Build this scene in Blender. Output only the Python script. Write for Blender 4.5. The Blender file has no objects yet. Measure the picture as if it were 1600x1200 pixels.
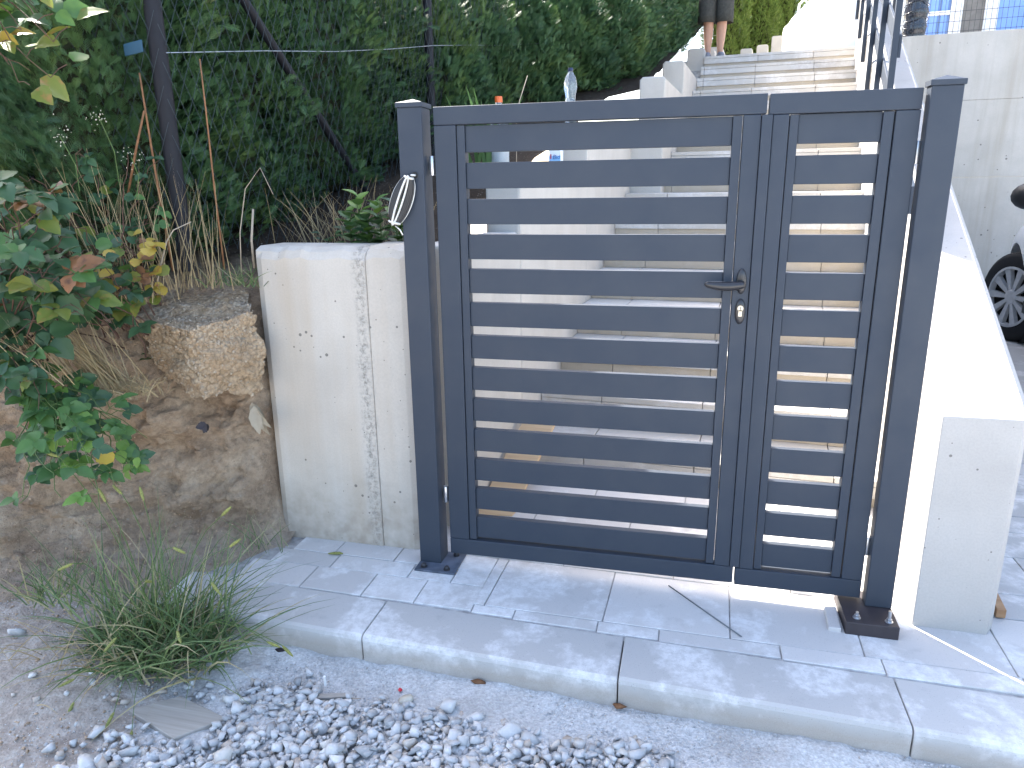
import bpy, bmesh, math, random
import numpy as np
from mathutils import Vector, Matrix, Euler

random.seed(7)
RNG = np.random.default_rng(11)
scene = bpy.context.scene
COL = scene.collection
R = math.radians

# ------------------------------------------------------------------ camera
cam_d = bpy.data.cameras.new("camera")
cam = bpy.data.objects.new("camera", cam_d)
COL.objects.link(cam)
cam_d.sensor_width = 36.0
cam_d.lens = 36.0 * 1136.7 / 1600.0
cam_d.clip_start = 0.05
cam_d.clip_end = 2000.0
cam.location = (1.061, -2.2784, 1.4031)
cam.rotation_euler = (Matrix.Rotation(0.2422, 3, 'Z') @ Matrix.Rotation(math.pi / 2 - 0.2683, 3, 'X')
                      @ Matrix.Rotation(-0.0150, 3, 'Z')).to_euler()
scene.camera = cam

# ------------------------------------------------------------------ light
SUN_EL = R(46)
SUN_AZ = math.atan2(-0.7, 0.714)            # clockwise from +Y, sun is behind and to the left
world = bpy.data.worlds.new("World")
scene.world = world
world.use_nodes = True
wn = world.node_tree
wn.nodes.clear()
w_out = wn.nodes.new("ShaderNodeOutputWorld")
w_bg = wn.nodes.new("ShaderNodeBackground")
w_sky = wn.nodes.new("ShaderNodeTexSky")
w_sky.sky_type = 'NISHITA'
w_sky.sun_disc = False
w_sky.sun_elevation = SUN_EL
w_sky.sun_rotation = SUN_AZ
w_sky.air_density = 1.0
w_sky.dust_density = 3.0
w_bg.inputs["Strength"].default_value = 0.15
wn.links.new(w_sky.outputs[0], w_bg.inputs[0])
wn.links.new(w_bg.outputs[0], w_out.inputs[0])

sun_d = bpy.data.lights.new("sun", 'SUN')
sun_d.energy = 4.2
sun_d.angle = R(0.5)
sun_d.color = (1.0, 0.95, 0.87)
sun = bpy.data.objects.new("sun", sun_d)
COL.objects.link(sun)
sun.location = (-8, 6, 12)
to_sun = Vector((math.sin(SUN_AZ) * math.cos(SUN_EL), math.cos(SUN_AZ) * math.cos(SUN_EL), math.sin(SUN_EL)))
sun.rotation_euler = to_sun.to_track_quat('Z', 'Y').to_euler()

vs = scene.view_settings
vs.view_transform = 'Standard'
vs.look = 'None'
vs.gamma = 1.0
vs.use_curve_mapping = False
vs.exposure = 2.4

# ------------------------------------------------------------------ noise
def _hash(ix, iy, iz, seed):
    n = (ix * 374761393 + iy * 668265263 + iz * 2147483647 + seed * 144269504) & 0xFFFFFFFF
    n = ((n ^ (n >> 13)) * 1274126177) & 0xFFFFFFFF
    n = n ^ (n >> 16)
    return (n & 0xFFFFFF) / float(0xFFFFFF)

def vnoise(P, scale=1.0, seed=0):
    P = np.asarray(P, float) * scale
    I = np.floor(P).astype(np.int64)
    F = P - I
    F = F * F * (3 - 2 * F)
    out = 0
    for dx in (0, 1):
        for dy in (0, 1):
            for dz in (0, 1):
                w = ((F[:, 0] if dx else 1 - F[:, 0]) * (F[:, 1] if dy else 1 - F[:, 1]) * (F[:, 2] if dz else 1 - F[:, 2]))
                out = out + w * _hash(I[:, 0] + dx, I[:, 1] + dy, I[:, 2] + dz, seed)
    return out * 2 - 1

def fbm(P, scale=1.0, octs=4, seed=0):
    a, t, s = 1.0, 0, scale
    for k in range(octs):
        t = t + a * vnoise(P, s, seed + k * 17)
        a *= 0.5
        s *= 2.03
    return t

# ------------------------------------------------------------------ materials
class NT:
    def __init__(self, name, rough=0.7, spec=0.5, metal=0.0):
        self.m = bpy.data.materials.new(name)
        self.m.use_nodes = True
        self.t = self.m.node_tree
        self.b = self.t.nodes["Principled BSDF"]
        self.o = self.t.nodes["Material Output"]
        self.b.inputs["Roughness"].default_value = rough
        self.b.inputs["Specular IOR Level"].default_value = spec
        self.b.inputs["Metallic"].default_value = metal
        self.geo = self.t.nodes.new("ShaderNodeNewGeometry")
        self.pos = self.geo.outputs["Position"]
    def n(self, typ, **kw):
        x = self.t.nodes.new(typ)
        for k, v in kw.items():
            setattr(x, k, v)
        return x
    def put(self, sock, v):
        if isinstance(v, bpy.types.NodeSocket):
            self.t.links.new(v, sock)
        else:
            if sock.type == 'RGBA' and not isinstance(v, (int, float)) and len(v) == 3:
                v = (*v, 1)
            sock.default_value = v
    def obj(self):
        return self.n("ShaderNodeTexCoord").outputs["Object"]
    def map(self, vec, scale=(1, 1, 1), loc=(0, 0, 0)):
        x = self.n("ShaderNodeMapping")
        self.put(x.inputs["Vector"], vec)
        x.inputs["Scale"].default_value = scale
        x.inputs["Location"].default_value = loc
        return x.outputs[0]
    def noise(self, scale, detail=4, rough=0.55, vec=None, dist=0.0):
        x = self.n("ShaderNodeTexNoise")
        self.put(x.inputs["Vector"], vec if vec is not None else self.pos)
        x.inputs["Scale"].default_value = scale
        x.inputs["Detail"].default_value = detail
        x.inputs["Roughness"].default_value = rough
        x.inputs["Distortion"].default_value = dist
        return x.outputs["Fac"]
    def voro(self, scale, vec=None, feature='F1', rand=1.0):
        x = self.n("ShaderNodeTexVoronoi", feature=feature)
        self.put(x.inputs["Vector"], vec if vec is not None else self.pos)
        x.inputs["Scale"].default_value = scale
        x.inputs["Randomness"].default_value = rand
        return x
    def ramp(self, fac, stops):
        x = self.n("ShaderNodeValToRGB")
        self.put(x.inputs[0], fac)
        el = x.color_ramp.elements
        while len(el) < len(stops):
            el.new(0.5)
        for e, (p, c) in zip(el, stops):
            e.position = p
            if isinstance(c, (int, float)):
                c = (c, c, c)
            e.color = (*c, 1)
        return x.outputs[0]
    def math(self, op, a, b=0.0, c=0.0, clamp=False):
        x = self.n("ShaderNodeMath", operation=op, use_clamp=clamp)
        self.put(x.inputs[0], a); self.put(x.inputs[1], b); self.put(x.inputs[2], c)
        return x.outputs[0]
    def mix(self, fac, a, b, blend='MIX'):
        x = self.n("ShaderNodeMix", data_type='RGBA', blend_type=blend)
        self.put(x.inputs[0], fac); self.put(x.inputs[6], a); self.put(x.inputs[7], b)
        return x.outputs[2]
    def sep(self, vec=None):
        x = self.n("ShaderNodeSeparateXYZ")
        self.put(x.inputs[0], vec if vec is not None else self.pos)
        return x.outputs
    def rand(self):
        return self.n("ShaderNodeObjectInfo").outputs["Random"]
    def color(self, c):
        self.put(self.b.inputs["Base Color"], c)
    def rough(self, r):
        self.put(self.b.inputs["Roughness"], r)
    def bump(self, h, strength=0.4, dist=0.01, prev=None):
        x = self.n("ShaderNodeBump")
        x.inputs["Strength"].default_value = strength
        x.inputs["Distance"].default_value = dist
        self.put(x.inputs["Height"], h)
        if prev is not None:
            self.put(x.inputs["Normal"], prev)
        self.t.links.new(x.outputs[0], self.b.inputs["Normal"])
        return x.outputs[0]

def simple(name, col, rough=0.6, spec=0.5, metal=0.0, var=0.12, vscale=30, bump=0.0, bscale=120):
    k = NT(name, rough, spec, metal)
    f = k.noise(vscale, 3, vec=k.obj())
    k.color(k.ramp(f, [(0.3, tuple(c * (1 - var) for c in col)), (0.7, tuple(min(1, c * (1 + var)) for c in col))]))
    if bump:
        k.bump(k.noise(bscale, 3, vec=k.obj()), bump, 0.002)
    return k.m

def mat_concrete(name, base, stain, pores=1.0, vert=1.0, white_top=0.0, rough_seam=None, pscale=40, bump=0.35):
    k = NT(name, 0.88, 0.25)
    big = k.noise(3.0, 5, 0.6)
    fine = k.noise(160, 3, 0.6)
    drip = k.noise(1.0, 4, 0.6, vec=k.map(k.pos, (7.0, 7.0, 0.45)))
    c = k.mix(k.ramp(big, [(0.35, 0), (0.68, 1)]), base, tuple(x * 0.86 for x in base))
    c = k.mix(k.math('MULTIPLY', k.ramp(drip, [(0.45, 0), (0.75, 1)]), 0.65 * vert), c, stain)
    c = k.mix(k.math('MULTIPLY', k.ramp(fine, [(0.35, 1), (0.6, 0)]), 0.16), c, tuple(x * 0.55 for x in base))
    # air pores of the cast face
    v = k.voro(pscale)
    dens = k.noise(2.6, 2)
    thr = k.math('MULTIPLY', k.ramp(dens, [(0.36, 0.07), (0.62, 0.25)]), pores)
    sz = k.math('MULTIPLY', thr, k.math('POWER', k.sep(v.outputs["Color"])[0], 2.6))
    pore = k.math('LESS_THAN', v.outputs["Distance"], sz)
    c = k.mix(k.math('MULTIPLY', pore, 0.72), c, (0.085, 0.08, 0.072))
    v2 = k.voro(pscale * 3.1)
    sz2 = k.math('MULTIPLY', k.ramp(k.noise(6, 2), [(0.45, 0), (0.75, 0.17)]), k.math('POWER', k.sep(v2.outputs["Color"])[1], 1.5))
    pore2 = k.math('MULTIPLY', k.math('LESS_THAN', v2.outputs["Distance"], sz2), pores)
    c = k.mix(k.math('MULTIPLY', pore2, 0.5), c, (0.13, 0.12, 0.105))
    h = k.math('SUBTRACT', k.math('ADD', k.math('MULTIPLY', fine, 0.16), k.math('MULTIPLY', k.noise(30, 4), 0.35)), k.math('ADD', pore, pore2))
    if rough_seam is not None:
        x, wdt = rough_seam
        d = k.math('ABSOLUTE', k.math('SUBTRACT', k.math('ADD', k.sep()[0], k.math('MULTIPLY', k.math('SUBTRACT', k.noise(9, 3), 0.5), 0.05)), x))
        m = k.math('SUBTRACT', 1.0, k.math('DIVIDE', d, wdt), clamp=True)
        ag = k.voro(150)
        m2 = k.math('MULTIPLY', m, k.ramp(k.noise(60, 3), [(0.4, 0), (0.6, 1)]))
        c = k.mix(k.math('MULTIPLY', m2, 0.75), c, k.ramp(ag.outputs["Distance"], [(0.15, (0.40, 0.38, 0.34)), (0.7, (0.17, 0.155, 0.135))]))
        h = k.math('SUBTRACT', h, k.math('MULTIPLY', m2, k.math('MULTIPLY', ag.outputs["Distance"], 2.5)))
    if rough_seam is not None:
        z_ = k.sep()[2]
        st = k.math('MULTIPLY', k.math('SUBTRACT', 0.34, k.math('ADD', z_, k.math('MULTIPLY', k.math('SUBTRACT', k.noise(8, 4), 0.5), 0.5))), 3.5, clamp=True)
        st = k.math('MULTIPLY', st, k.ramp(k.noise(20, 4), [(0.35, 0.2), (0.6, 1)]))
        c = k.mix(k.math('MULTIPLY', st, 0.6), c, (0.27, 0.21, 0.15))
    k.color(c)
    k.bump(h, bump, 0.004)
    return k.m

M_ANTH = None
def mat_anthracite():
    k = NT("anthracite_coating", 0.5, 0.32)
    c = k.mix(k.ramp(k.noise(5, 5, 0.65), [(0.42, 0), (0.75, 0.22)]), (0.030, 0.040, 0.057), (0.068, 0.074, 0.082))
    sc = k.noise(1.0, 5, 0.7, vec=k.map(k.pos, (40, 40, 260)))
    c = k.mix(k.math('MULTIPLY', k.ramp(sc, [(0.66, 0), (0.78, 1)]), 0.10), c, (0.16, 0.16, 0.16))
    k.color(c)
    k.rough(k.ramp(k.noise(9, 4), [(0.3, 0.44), (0.7, 0.60)]))
    k.bump(k.noise(900, 2), 0.05, 0.0006)
    return k.m

def mat_paver(name, base, dust=1.0, seed=0.0):
    k = NT(name, 0.85, 0.3)
    r = k.rand()
    shift = k.map(k.pos, loc=(seed, seed * 2, 0))
    f = k.noise(260, 3, 0.7)
    c = k.mix(f, tuple(x * 0.82 for x in base), tuple(x * 1.15 for x in base))
    c = k.mix(0.55, c, k.mix(r, tuple(x * 0.84 for x in base), tuple(x * 1.12 for x in base)), 'MIX')
    d = k.ramp(k.noise(5.2, 6, 0.62, vec=shift, dist=0.15), [(0.49, 0), (0.57, 0.75), (0.72, 1)])
    smear = k.ramp(k.noise(34, 6, 0.75, vec=shift), [(0.36, 0.15), (0.58, 1)])
    c = k.mix(k.math('MULTIPLY', k.math('MULTIPLY', d, smear), 0.95 * dust), c, (0.80, 0.79, 0.78))
    c = k.mix(k.math('MULTIPLY', k.ramp(k.noise(13, 4, vec=shift), [(0.60, 0), (0.78, 1)]), 0.35), c, tuple(x * 0.55 for x in base))
    v = k.voro(210)
    c = k.mix(k.math('MULTIPLY', k.math('LESS_THAN', v.outputs["Distance"], k.math('MULTIPLY', k.sep(v.outputs["Color"])[0], 0.2)), 0.5), c, (0.1, 0.1, 0.1))
    if name == "kerb_concrete":
        x_, y_, z_ = k.sep()
        dz = k.math('SUBTRACT', k.math('SUBTRACT', 0.0725, k.math('MULTIPLY', x_, 0.0125)), z_)
        face = k.math('MULTIPLY', k.math('SUBTRACT', k.math('ADD', dz, k.math('MULTIPLY', k.math('SUBTRACT', k.noise(16, 4), 0.5), 0.03)), 0.022), 30.0, clamp=True)
        c = k.mix(k.math('MULTIPLY', face, 0.62), c, k.mix(k.noise(300, 3, 0.8), (0.26, 0.205, 0.155), (0.52, 0.44, 0.36)))
    k.color(c)
    k.bump(k.math('ADD', k.math('MULTIPLY', f, 0.7), k.math('MULTIPLY', d, 0.25)), 0.35, 0.0025)
    return k.m

def mat_leaf(name, c1, c2, edge=None, trans=0.28, rough=0.5, seedscale=60):
    k = NT(name, rough, 0.4)
    f = k.math('ADD', k.math('MULTIPLY', k.rand(), 0.6), k.math('MULTIPLY', k.noise(seedscale, 3), 0.4))
    c = k.ramp(f, [(0.15, c1), (0.8, c2)])
    if edge is not None:
        c = k.mix(k.ramp(k.noise(35, 4), [(0.55, 0), (0.68, 0.9)]), c, edge)
    k.color(c)
    tr = k.n("ShaderNodeBsdfTranslucent")
    k.put(tr.inputs["Color"], k.mix(0.5, c, (0.10, 0.14, 0.02)))
    mx = k.n("ShaderNodeMixShader")
    mx.inputs[0].default_value = trans
    k.t.links.new(k.b.outputs[0], mx.inputs[1])
    k.t.links.new(tr.outputs[0], mx.inputs[2])
    k.t.links.new(mx.outputs[0], k.o.inputs["Surface"])
    k.bump(k.noise(220, 2), 0.12, 0.001)
    return k.m

def mat_thuja():
    k = NT("thuja_foliage", 0.55, 0.3)
    f = k.noise(3.2, 5, 0.65)
    tip = k.noise(55, 2)
    c = k.ramp(f, [(0.30, (0.022, 0.060, 0.030)), (0.52, (0.044, 0.102, 0.040)), (0.66, (0.092, 0.150, 0.040)), (0.8, (0.055, 0.115, 0.040))])
    c = k.mix(k.math('MULTIPLY', tip, 0.22), c, (0.085, 0.14, 0.045))
    br = k.ramp(k.noise(9, 3), [(0.68, 0), (0.76, 0.8)])
    c = k.mix(k.math('MULTIPLY', br, 0.6), c, (0.10, 0.062, 0.032))
    k.color(c)
    tr = k.n("ShaderNodeBsdfTranslucent")
    k.put(tr.inputs["Color"], c)
    mx = k.n("ShaderNodeMixShader")
    mx.inputs[0].default_value = 0.12
    k.t.links.new(k.b.outputs[0], mx.inputs[1])
    k.t.links.new(tr.outputs[0], mx.inputs[2])
    k.t.links.new(mx.outputs[0], k.o.inputs["Surface"])
    return k.m

def mat_soil():
    k = NT("dry_clay_soil", 0.95, 0.15)
    f = k.noise(6, 6, 0.62)
    c = k.ramp(f, [(0.30, (0.26, 0.18, 0.12)), (0.50, (0.41, 0.30, 0.205)), (0.70, (0.53, 0.415, 0.30))])
    c = k.mix(k.math('MULTIPLY', k.ramp(k.noise(40, 5, 0.7), [(0.35, 1), (0.58, 0)]), 0.45), c, (0.12, 0.085, 0.058))
    # humus on the bank top
    z = k.sep()[2]
    hum = k.ramp(k.math('ADD', z, k.math('MULTIPLY', k.math('SUBTRACT', k.noise(7, 4), 0.5), 0.25)), [(0.0, 0), (1.0, 0), (1.0, 0)])
    hum = k.math('MULTIPLY', k.math('SUBTRACT', k.math('ADD', z, k.math('MULTIPLY', k.math('SUBTRACT', k.noise(7, 4), 0.5), 0.2)), 1.04), 9.0, clamp=True)
    c = k.mix(hum, c, (0.050, 0.036, 0.025))
    # grey road dust at the foot
    low = k.math('MULTIPLY', k.math('SUBTRACT', 0.17, k.math('ADD', z, k.math('MULTIPLY', k.math('SUBTRACT', k.noise(9, 4), 0.5), 0.22))), 7.0, clamp=True)
    c = k.mix(k.math('MULTIPLY', low, 0.75), c, k.mix(k.noise(18, 4), (0.27, 0.22, 0.18), (0.43, 0.385, 0.34)))
    v = k.voro(70)
    peb = k.math('LESS_THAN', v.outputs["Distance"], k.math('MULTIPLY', k.math('POWER', k.sep(v.outputs["Color"])[0], 4.0), 0.34))
    c = k.mix(k.math('MULTIPLY', peb, 0.35), c, (0.42, 0.38, 0.33))
    k.color(c)
    h = k.math('ADD', k.noise(28, 6, 0.7), k.math('MULTIPLY', k.noise(150, 4, 0.7), 0.4))
    k.bump(k.math('ADD', h, k.math('MULTIPLY', peb, 0.3)), 1.0, 0.018)
    return k.m

def mat_chunk():
    k = NT("old_footing_concrete", 0.95, 0.2)
    v = k.voro(75)
    v2 = k.voro(170)
    agg = k.mix(0.5, k.ramp(v.outputs["Color"], [(0.1, (0.30, 0.21, 0.13)), (0.5, (0.44, 0.325, 0.21)), (0.9, (0.56, 0.48, 0.37))]),
                k.ramp(v2.outputs["Color"], [(0.1, (0.31, 0.21, 0.125)), (0.9, (0.52, 0.40, 0.27))]))
    clay = k.ramp(k.noise(10, 5), [(0.3, (0.36, 0.245, 0.145)), (0.7, (0.49, 0.36, 0.23))])
    z = k.sep()[2]
    mk = k.ramp(k.noise(7, 4, 0.6), [(0.40, 0.85), (0.60, 0.1)])
    c = k.mix(mk, agg, clay)
    top = k.math('MULTIPLY', k.math('SUBTRACT', k.math('ADD', z, k.math('MULTIPLY', k.math('SUBTRACT', k.noise(26, 3), 0.5), 0.05)), 0.945), 30.0, clamp=True)
    c = k.mix(k.math('MULTIPLY', top, k.ramp(k.noise(14, 4), [(0.48, 0.0), (0.66, 0.6)])), c, k.ramp(v.outputs["Distance"], [(0.2, (0.56, 0.52, 0.46)), (0.7, (0.30, 0.26, 0.21))]))
    c = k.mix(k.math('MULTIPLY', k.ramp(v.outputs["Distance"], [(0.45, 0), (0.75, 1)]), 0.35), c, (0.10, 0.075, 0.05))
    k.color(c)
    k.bump(k.math('SUBTRACT', k.math('MULTIPLY', k.noise(60, 5, 0.7), 0.8), k.math('MULTIPLY', v.outputs["Distance"], 0.9)), 0.9, 0.012)
    return k.m

def mat_ground():
    k = NT("crushed_limestone_ground", 0.95, 0.2)
    f = k.noise(90, 5, 0.7)
    v = k.voro(120)
    c = k.mix(k.ramp(f, [(0.3, 0), (0.7, 1)]), (0.36, 0.355, 0.345), (0.74, 0.735, 0.72))
    c = k.mix(k.math('MULTIPLY', k.ramp(v.outputs["Distance"], [(0.25, 0), (0.6, 1)]), 0.25), c, (0.34, 0.335, 0.33))
    c = k.mix(k.math('MULTIPLY', k.ramp(k.noise(4, 5), [(0.5, 0), (0.68, 1)]), 0.5), c, (0.30, 0.275, 0.25))
    x, y, z = k.sep()
    edge = k.math('ADD', k.math('ADD', x, k.math('MULTIPLY', y, 0.15)), k.math('MULTIPLY', k.math('SUBTRACT', k.noise(3.5, 5, 0.65), 0.5), 0.9))
    dirt = k.math('MULTIPLY', k.math('SUBTRACT', -0.36, edge), 6.0, clamp=True)
    dc = k.ramp(k.noise(30, 6, 0.7), [(0.3, (0.20, 0.16, 0.13)), (0.5, (0.32, 0.27, 0.225)), (0.7, (0.46, 0.42, 0.375))])
    c = k.mix(k.math('MULTIPLY', dirt, 0.9), c, dc)
    k.color(c)
    k.bump(k.math('SUBTRACT', k.math('MULTIPLY', f, 1.0), k.math('MULTIPLY', v.outputs["Distance"], 0.6)), 0.8, 0.006)
    return k.m

def mat_wood(name, c1, c2, scale=(3, 60, 60), rough=0.65):
    k = NT(name, rough, 0.3)
    f = k.noise(1.0, 4, 0.6, vec=k.map(k.obj(), scale))
    k.color(k.ramp(f, [(0.3, c1), (0.7, c2)]))
    k.bump(f, 0.2, 0.002)
    return k.m

def mat_stone():
    k = NT("crushed_stone", 0.9, 0.25)
    isl = k.geo.outputs["Random Per Island"]
    c = k.ramp(isl, [(0.0, (0.29, 0.285, 0.28)), (0.3, (0.42, 0.415, 0.405)), (0.65, (0.56, 0.55, 0.535)), (0.82, (0.68, 0.67, 0.65)), (0.9, (0.52, 0.47, 0.40)), (0.97, (0.42, 0.34, 0.27))])
    c = k.mix(k.math('MULTIPLY', k.noise(140, 4, 0.7), 0.5), c, (0.38, 0.375, 0.37))
    c = k.mix(k.ramp(k.noise(45, 3), [(0.5, 0), (0.7, 0.5)]), c, (0.66, 0.655, 0.64))
    k.color(c)
    k.bump(k.noise(130, 4, 0.7), 0.4, 0.003)
    return k.m

def mat_blade(name, stops, trans=0.25):
    k = NT(name, 0.55, 0.35)
    isl = k.geo.outputs["Random Per Island"]
    c = k.ramp(isl, stops)
    k.color(c)
    tr = k.n("ShaderNodeBsdfTranslucent")
    k.put(tr.inputs["Color"], c)
    mx = k.n("ShaderNodeMixShader")
    mx.inputs[0].default_value = trans
    k.t.links.new(k.b.outputs[0], mx.inputs[1])
    k.t.links.new(tr.outputs[0], mx.inputs[2])
    k.t.links.new(mx.outputs[0], k.o.inputs["Surface"])
    return k.m

def mat_glass(name, col, rough=0.03, alpha=None):
    k = NT(name, rough, 0.5)
    k.color(col)
    k.b.inputs["Transmission Weight"].default_value = 1.0 if alpha is None else alpha
    k.b.inputs["IOR"].default_value = 1.38
    return k.m

M = {}
M['anth'] = mat_anthracite()
M['wall_l'] = mat_concrete("cast_concrete_left", (0.565, 0.51, 0.44), (0.45, 0.35, 0.245), 1.35, 0.9, rough_seam=(-0.055, 0.035))
M['wall_r'] = mat_concrete("cast_concrete_right", (0.45, 0.425, 0.395), (0.40, 0.36, 0.31), 1.0, 0.35)
M['wall_in'] = mat_concrete("cast_concrete_steps", (0.56, 0.53, 0.48), (0.42, 0.38, 0.32), 0.4, 0.5)
M['wall_far'] = mat_concrete("cast_concrete_rear", (0.50, 0.465, 0.415), (0.35, 0.31, 0.25), 0.9, 1.1, pscale=15)
M['crust'] = mat_concrete("trowelled_mortar_top", (0.62, 0.61, 0.59), (0.55, 0.54, 0.52), 0.5, 0.2)
M['paver'] = mat_paver("grey_paver", (0.55, 0.525, 0.50), 0.75)
M['kerb'] = mat_paver("kerb_concrete", (0.46, 0.445, 0.425), 0.7, 3.0)
M['bed'] = simple("mortar_bed", (0.36, 0.35, 0.34), 0.95, 0.2, var=0.3, bump=0.5)
M['tread'] = mat_paver("step_tile", (0.54, 0.51, 0.465), 0.45, 5.0)
M['riser'] = mat_paver("riser_tile", (0.47, 0.405, 0.315), 0.12, 9.0)
M['soil'] = mat_soil()
M['chunk'] = mat_chunk()
M['ground'] = mat_ground()
M['stone'] = mat_stone()
M['platedust'] = simple("dusty_anthracite", (0.085, 0.10, 0.13), 0.7, 0.3, var=0.45, vscale=18)
M['steel'] = simple("zinc_plated_steel", (0.55, 0.56, 0.58), 0.32, 0.5, 0.9)
M['blacksteel'] = simple("black_painted_steel", (0.018, 0.018, 0.022), 0.5, 0.5)
M['brownsteel'] = simple("primed_steel", (0.040, 0.033, 0.036), 0.55, 0.4)
M['handle'] = simple("dark_lever_metal", (0.020, 0.019, 0.021), 0.28, 0.6)
M['brass'] = simple("nickel_cylinder", (0.50, 0.46, 0.38), 0.3, 0.5, 0.9)
M['fence'] = simple("dark_green_fence_coating", (0.0075, 0.008, 0.012), 0.6, 0.3)
M['wire'] = simple("coated_wire", (0.026, 0.040, 0.048), 0.55, 0.4)
M['galv'] = simple("galvanised_wire", (0.30, 0.33, 0.36), 0.4, 0.5, 0.4)
M['bluetag'] = simple("blue_plastic", (0.012, 0.060, 0.105), 0.5)
M['thuja'] = mat_thuja()
M['bark'] = simple("brown_bark", (0.085, 0.055, 0.036), 0.9, 0.2, var=0.4, bump=0.6)
M['core'] = simple("light_block_core", (0.030, 0.032, 0.016), 0.95, 0.1, var=0.5, vscale=25, bump=0.8, bscale=40)  # dark surface of the light-blocking core inside thuja crowns
M['leaf_dark'] = mat_leaf("bramble_leaf_dark", (0.030, 0.075, 0.040), (0.050, 0.115, 0.045))
M['leaf_mid'] = mat_leaf("bramble_leaf_mid", (0.045, 0.115, 0.035), (0.085, 0.18, 0.045))
M['leaf_light'] = mat_leaf("young_leaf", (0.10, 0.21, 0.035), (0.17, 0.28, 0.055))
M['leaf_olive'] = mat_leaf("turning_leaf", (0.10, 0.15, 0.025), (0.20, 0.21, 0.04), edge=(0.30, 0.16, 0.05))
M['leaf_yellow'] = mat_leaf("yellow_leaf", (0.38, 0.27, 0.03), (0.48, 0.34, 0.06), edge=(0.32, 0.10, 0.04))
M['leaf_brown'] = mat_leaf("withered_leaf", (0.15, 0.075, 0.035), (0.27, 0.12, 0.05), edge=(0.10, 0.05, 0.03), trans=0.15)
M['leaf_rotten'] = mat_leaf("rotten_leaf", (0.028, 0.024, 0.028), (0.05, 0.042, 0.045), trans=0.03, rough=0.8)
M['thuja_sun_painted'] = mat_blade("sun_painted_foliage", [(0.0, (0.07, 0.14, 0.03)), (0.5, (0.13, 0.21, 0.04)), (1.0, (0.22, 0.28, 0.06))], 0.35)  # thuja foliage with sunlight put into a lighter yellow-green colour
M['stem'] = simple("bramble_cane", (0.10, 0.055, 0.040), 0.7, 0.3, var=0.3)
M['gstem'] = simple("green_stem", (0.08, 0.13, 0.035), 0.6, 0.3)
M['straw'] = mat_blade("dry_straw", [(0.0, (0.30, 0.22, 0.11)), (0.5, (0.42, 0.33, 0.18)), (1.0, (0.24, 0.17, 0.09))], 0.15)
M['twig'] = simple("pale_twig", (0.36, 0.30, 0.23), 0.8, 0.2)
M['rtwig'] = simple("reddish_twig", (0.22, 0.11, 0.055), 0.8, 0.2, var=0.3)
M['blade'] = mat_blade("grass_blade", [(0.0, (0.075, 0.125, 0.055)), (0.45, (0.125, 0.195, 0.075)), (0.70, (0.19, 0.25, 0.10)), (0.80, (0.34, 0.31, 0.16)), (1.0, (0.46, 0.38, 0.24))])
M['seedhead'] = simple("foxtail_bristle", (0.23, 0.235, 0.075), 0.8, 0.2, var=0.3, vscale=200, bump=0.5, bscale=500)
M['iris'] = mat_blade("sword_leaf", [(0.0, (0.05, 0.12, 0.04)), (1.0, (0.11, 0.20, 0.06))])
M['flower'] = simple("pale_seed_fluff", (0.55, 0.52, 0.42), 0.9, 0.1)
M['cable_black'] = simple("black_cable_sheath", (0.012, 0.012, 0.014), 0.35, 0.5)
M['cable_white'] = simple("white_cable_sheath", (0.62, 0.60, 0.55), 0.45, 0.5)
M['wood'] = mat_wood("planed_spruce", (0.48, 0.33, 0.19), (0.62, 0.45, 0.27))
M['wood_grey'] = mat_wood("weathered_board", (0.25, 0.225, 0.195), (0.37, 0.34, 0.30))
M['wood_dark'] = mat_wood("stake_wood", (0.30, 0.16, 0.08), (0.42, 0.26, 0.14))
M['pet'] = mat_glass("clear_plastic", (0.80, 0.88, 0.95), 0.08, 0.85)
M['water'] = mat_glass("bottle_water", (0.93, 0.96, 0.98), 0.0)
M['cap_blue'] = simple("dark_blue_cap", (0.02, 0.028, 0.07), 0.4)
M['cap_orange'] = simple("orange_cap", (0.72, 0.14, 0.03), 0.4)
M['label_white'] = simple("pale_label", (0.62, 0.62, 0.60), 0.5)
M['carton'] = simple("white_carton", (0.68, 0.74, 0.80), 0.5, var=0.04)
M['carton_blue'] = simple("light_blue_print", (0.22, 0.46, 0.74), 0.5, var=0.06)
M['ink_blue'] = simple("blue_ink", (0.02, 0.07, 0.30), 0.5)
M['ink_red'] = simple("red_ink", (0.45, 0.03, 0.06), 0.5)
M['husk'] = mat_leaf("dried_husk", (0.36, 0.30, 0.22), (0.50, 0.44, 0.34), trans=0.1, rough=0.8)
M['skin'] = simple("skin", (0.50, 0.28, 0.19), 0.5, 0.4, var=0.08, vscale=14)
M['shorts'] = simple("dark_khaki_cloth", (0.060, 0.058, 0.050), 0.9, 0.2, var=0.2, vscale=40, bump=0.3, bscale=90)
M['shirt'] = simple("grey_cotton", (0.20, 0.21, 0.22), 0.9, 0.2, var=0.1)
M['shoe'] = simple("grey_shoe", (0.22, 0.22, 0.24), 0.7, 0.3)
M['hair'] = simple("dark_hair", (0.03, 0.022, 0.016), 0.7, 0.3)
M['eye'] = simple("eye", (0.05, 0.04, 0.035), 0.2, 0.5)
M['bag'] = simple("white_woven_plastic", (0.72, 0.72, 0.73), 0.75, 0.3, var=0.04, vscale=6, bump=0.3, bscale=30)
M['carpaint'] = simple("white_car_paint", (0.74, 0.75, 0.76), 0.22, 0.6, var=0.01)
M['tyre'] = simple("tyre_rubber", (0.016, 0.016, 0.017), 0.8, 0.3)
M['rim'] = simple("grey_alloy", (0.42, 0.42, 0.42), 0.45, 0.5, 0.1)
M['black'] = simple("black_trim", (0.012, 0.012, 0.013), 0.5, 0.4)
M['carglass'] = simple("dark_car_glass", (0.015, 0.02, 0.024), 0.06, 0.6)
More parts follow.
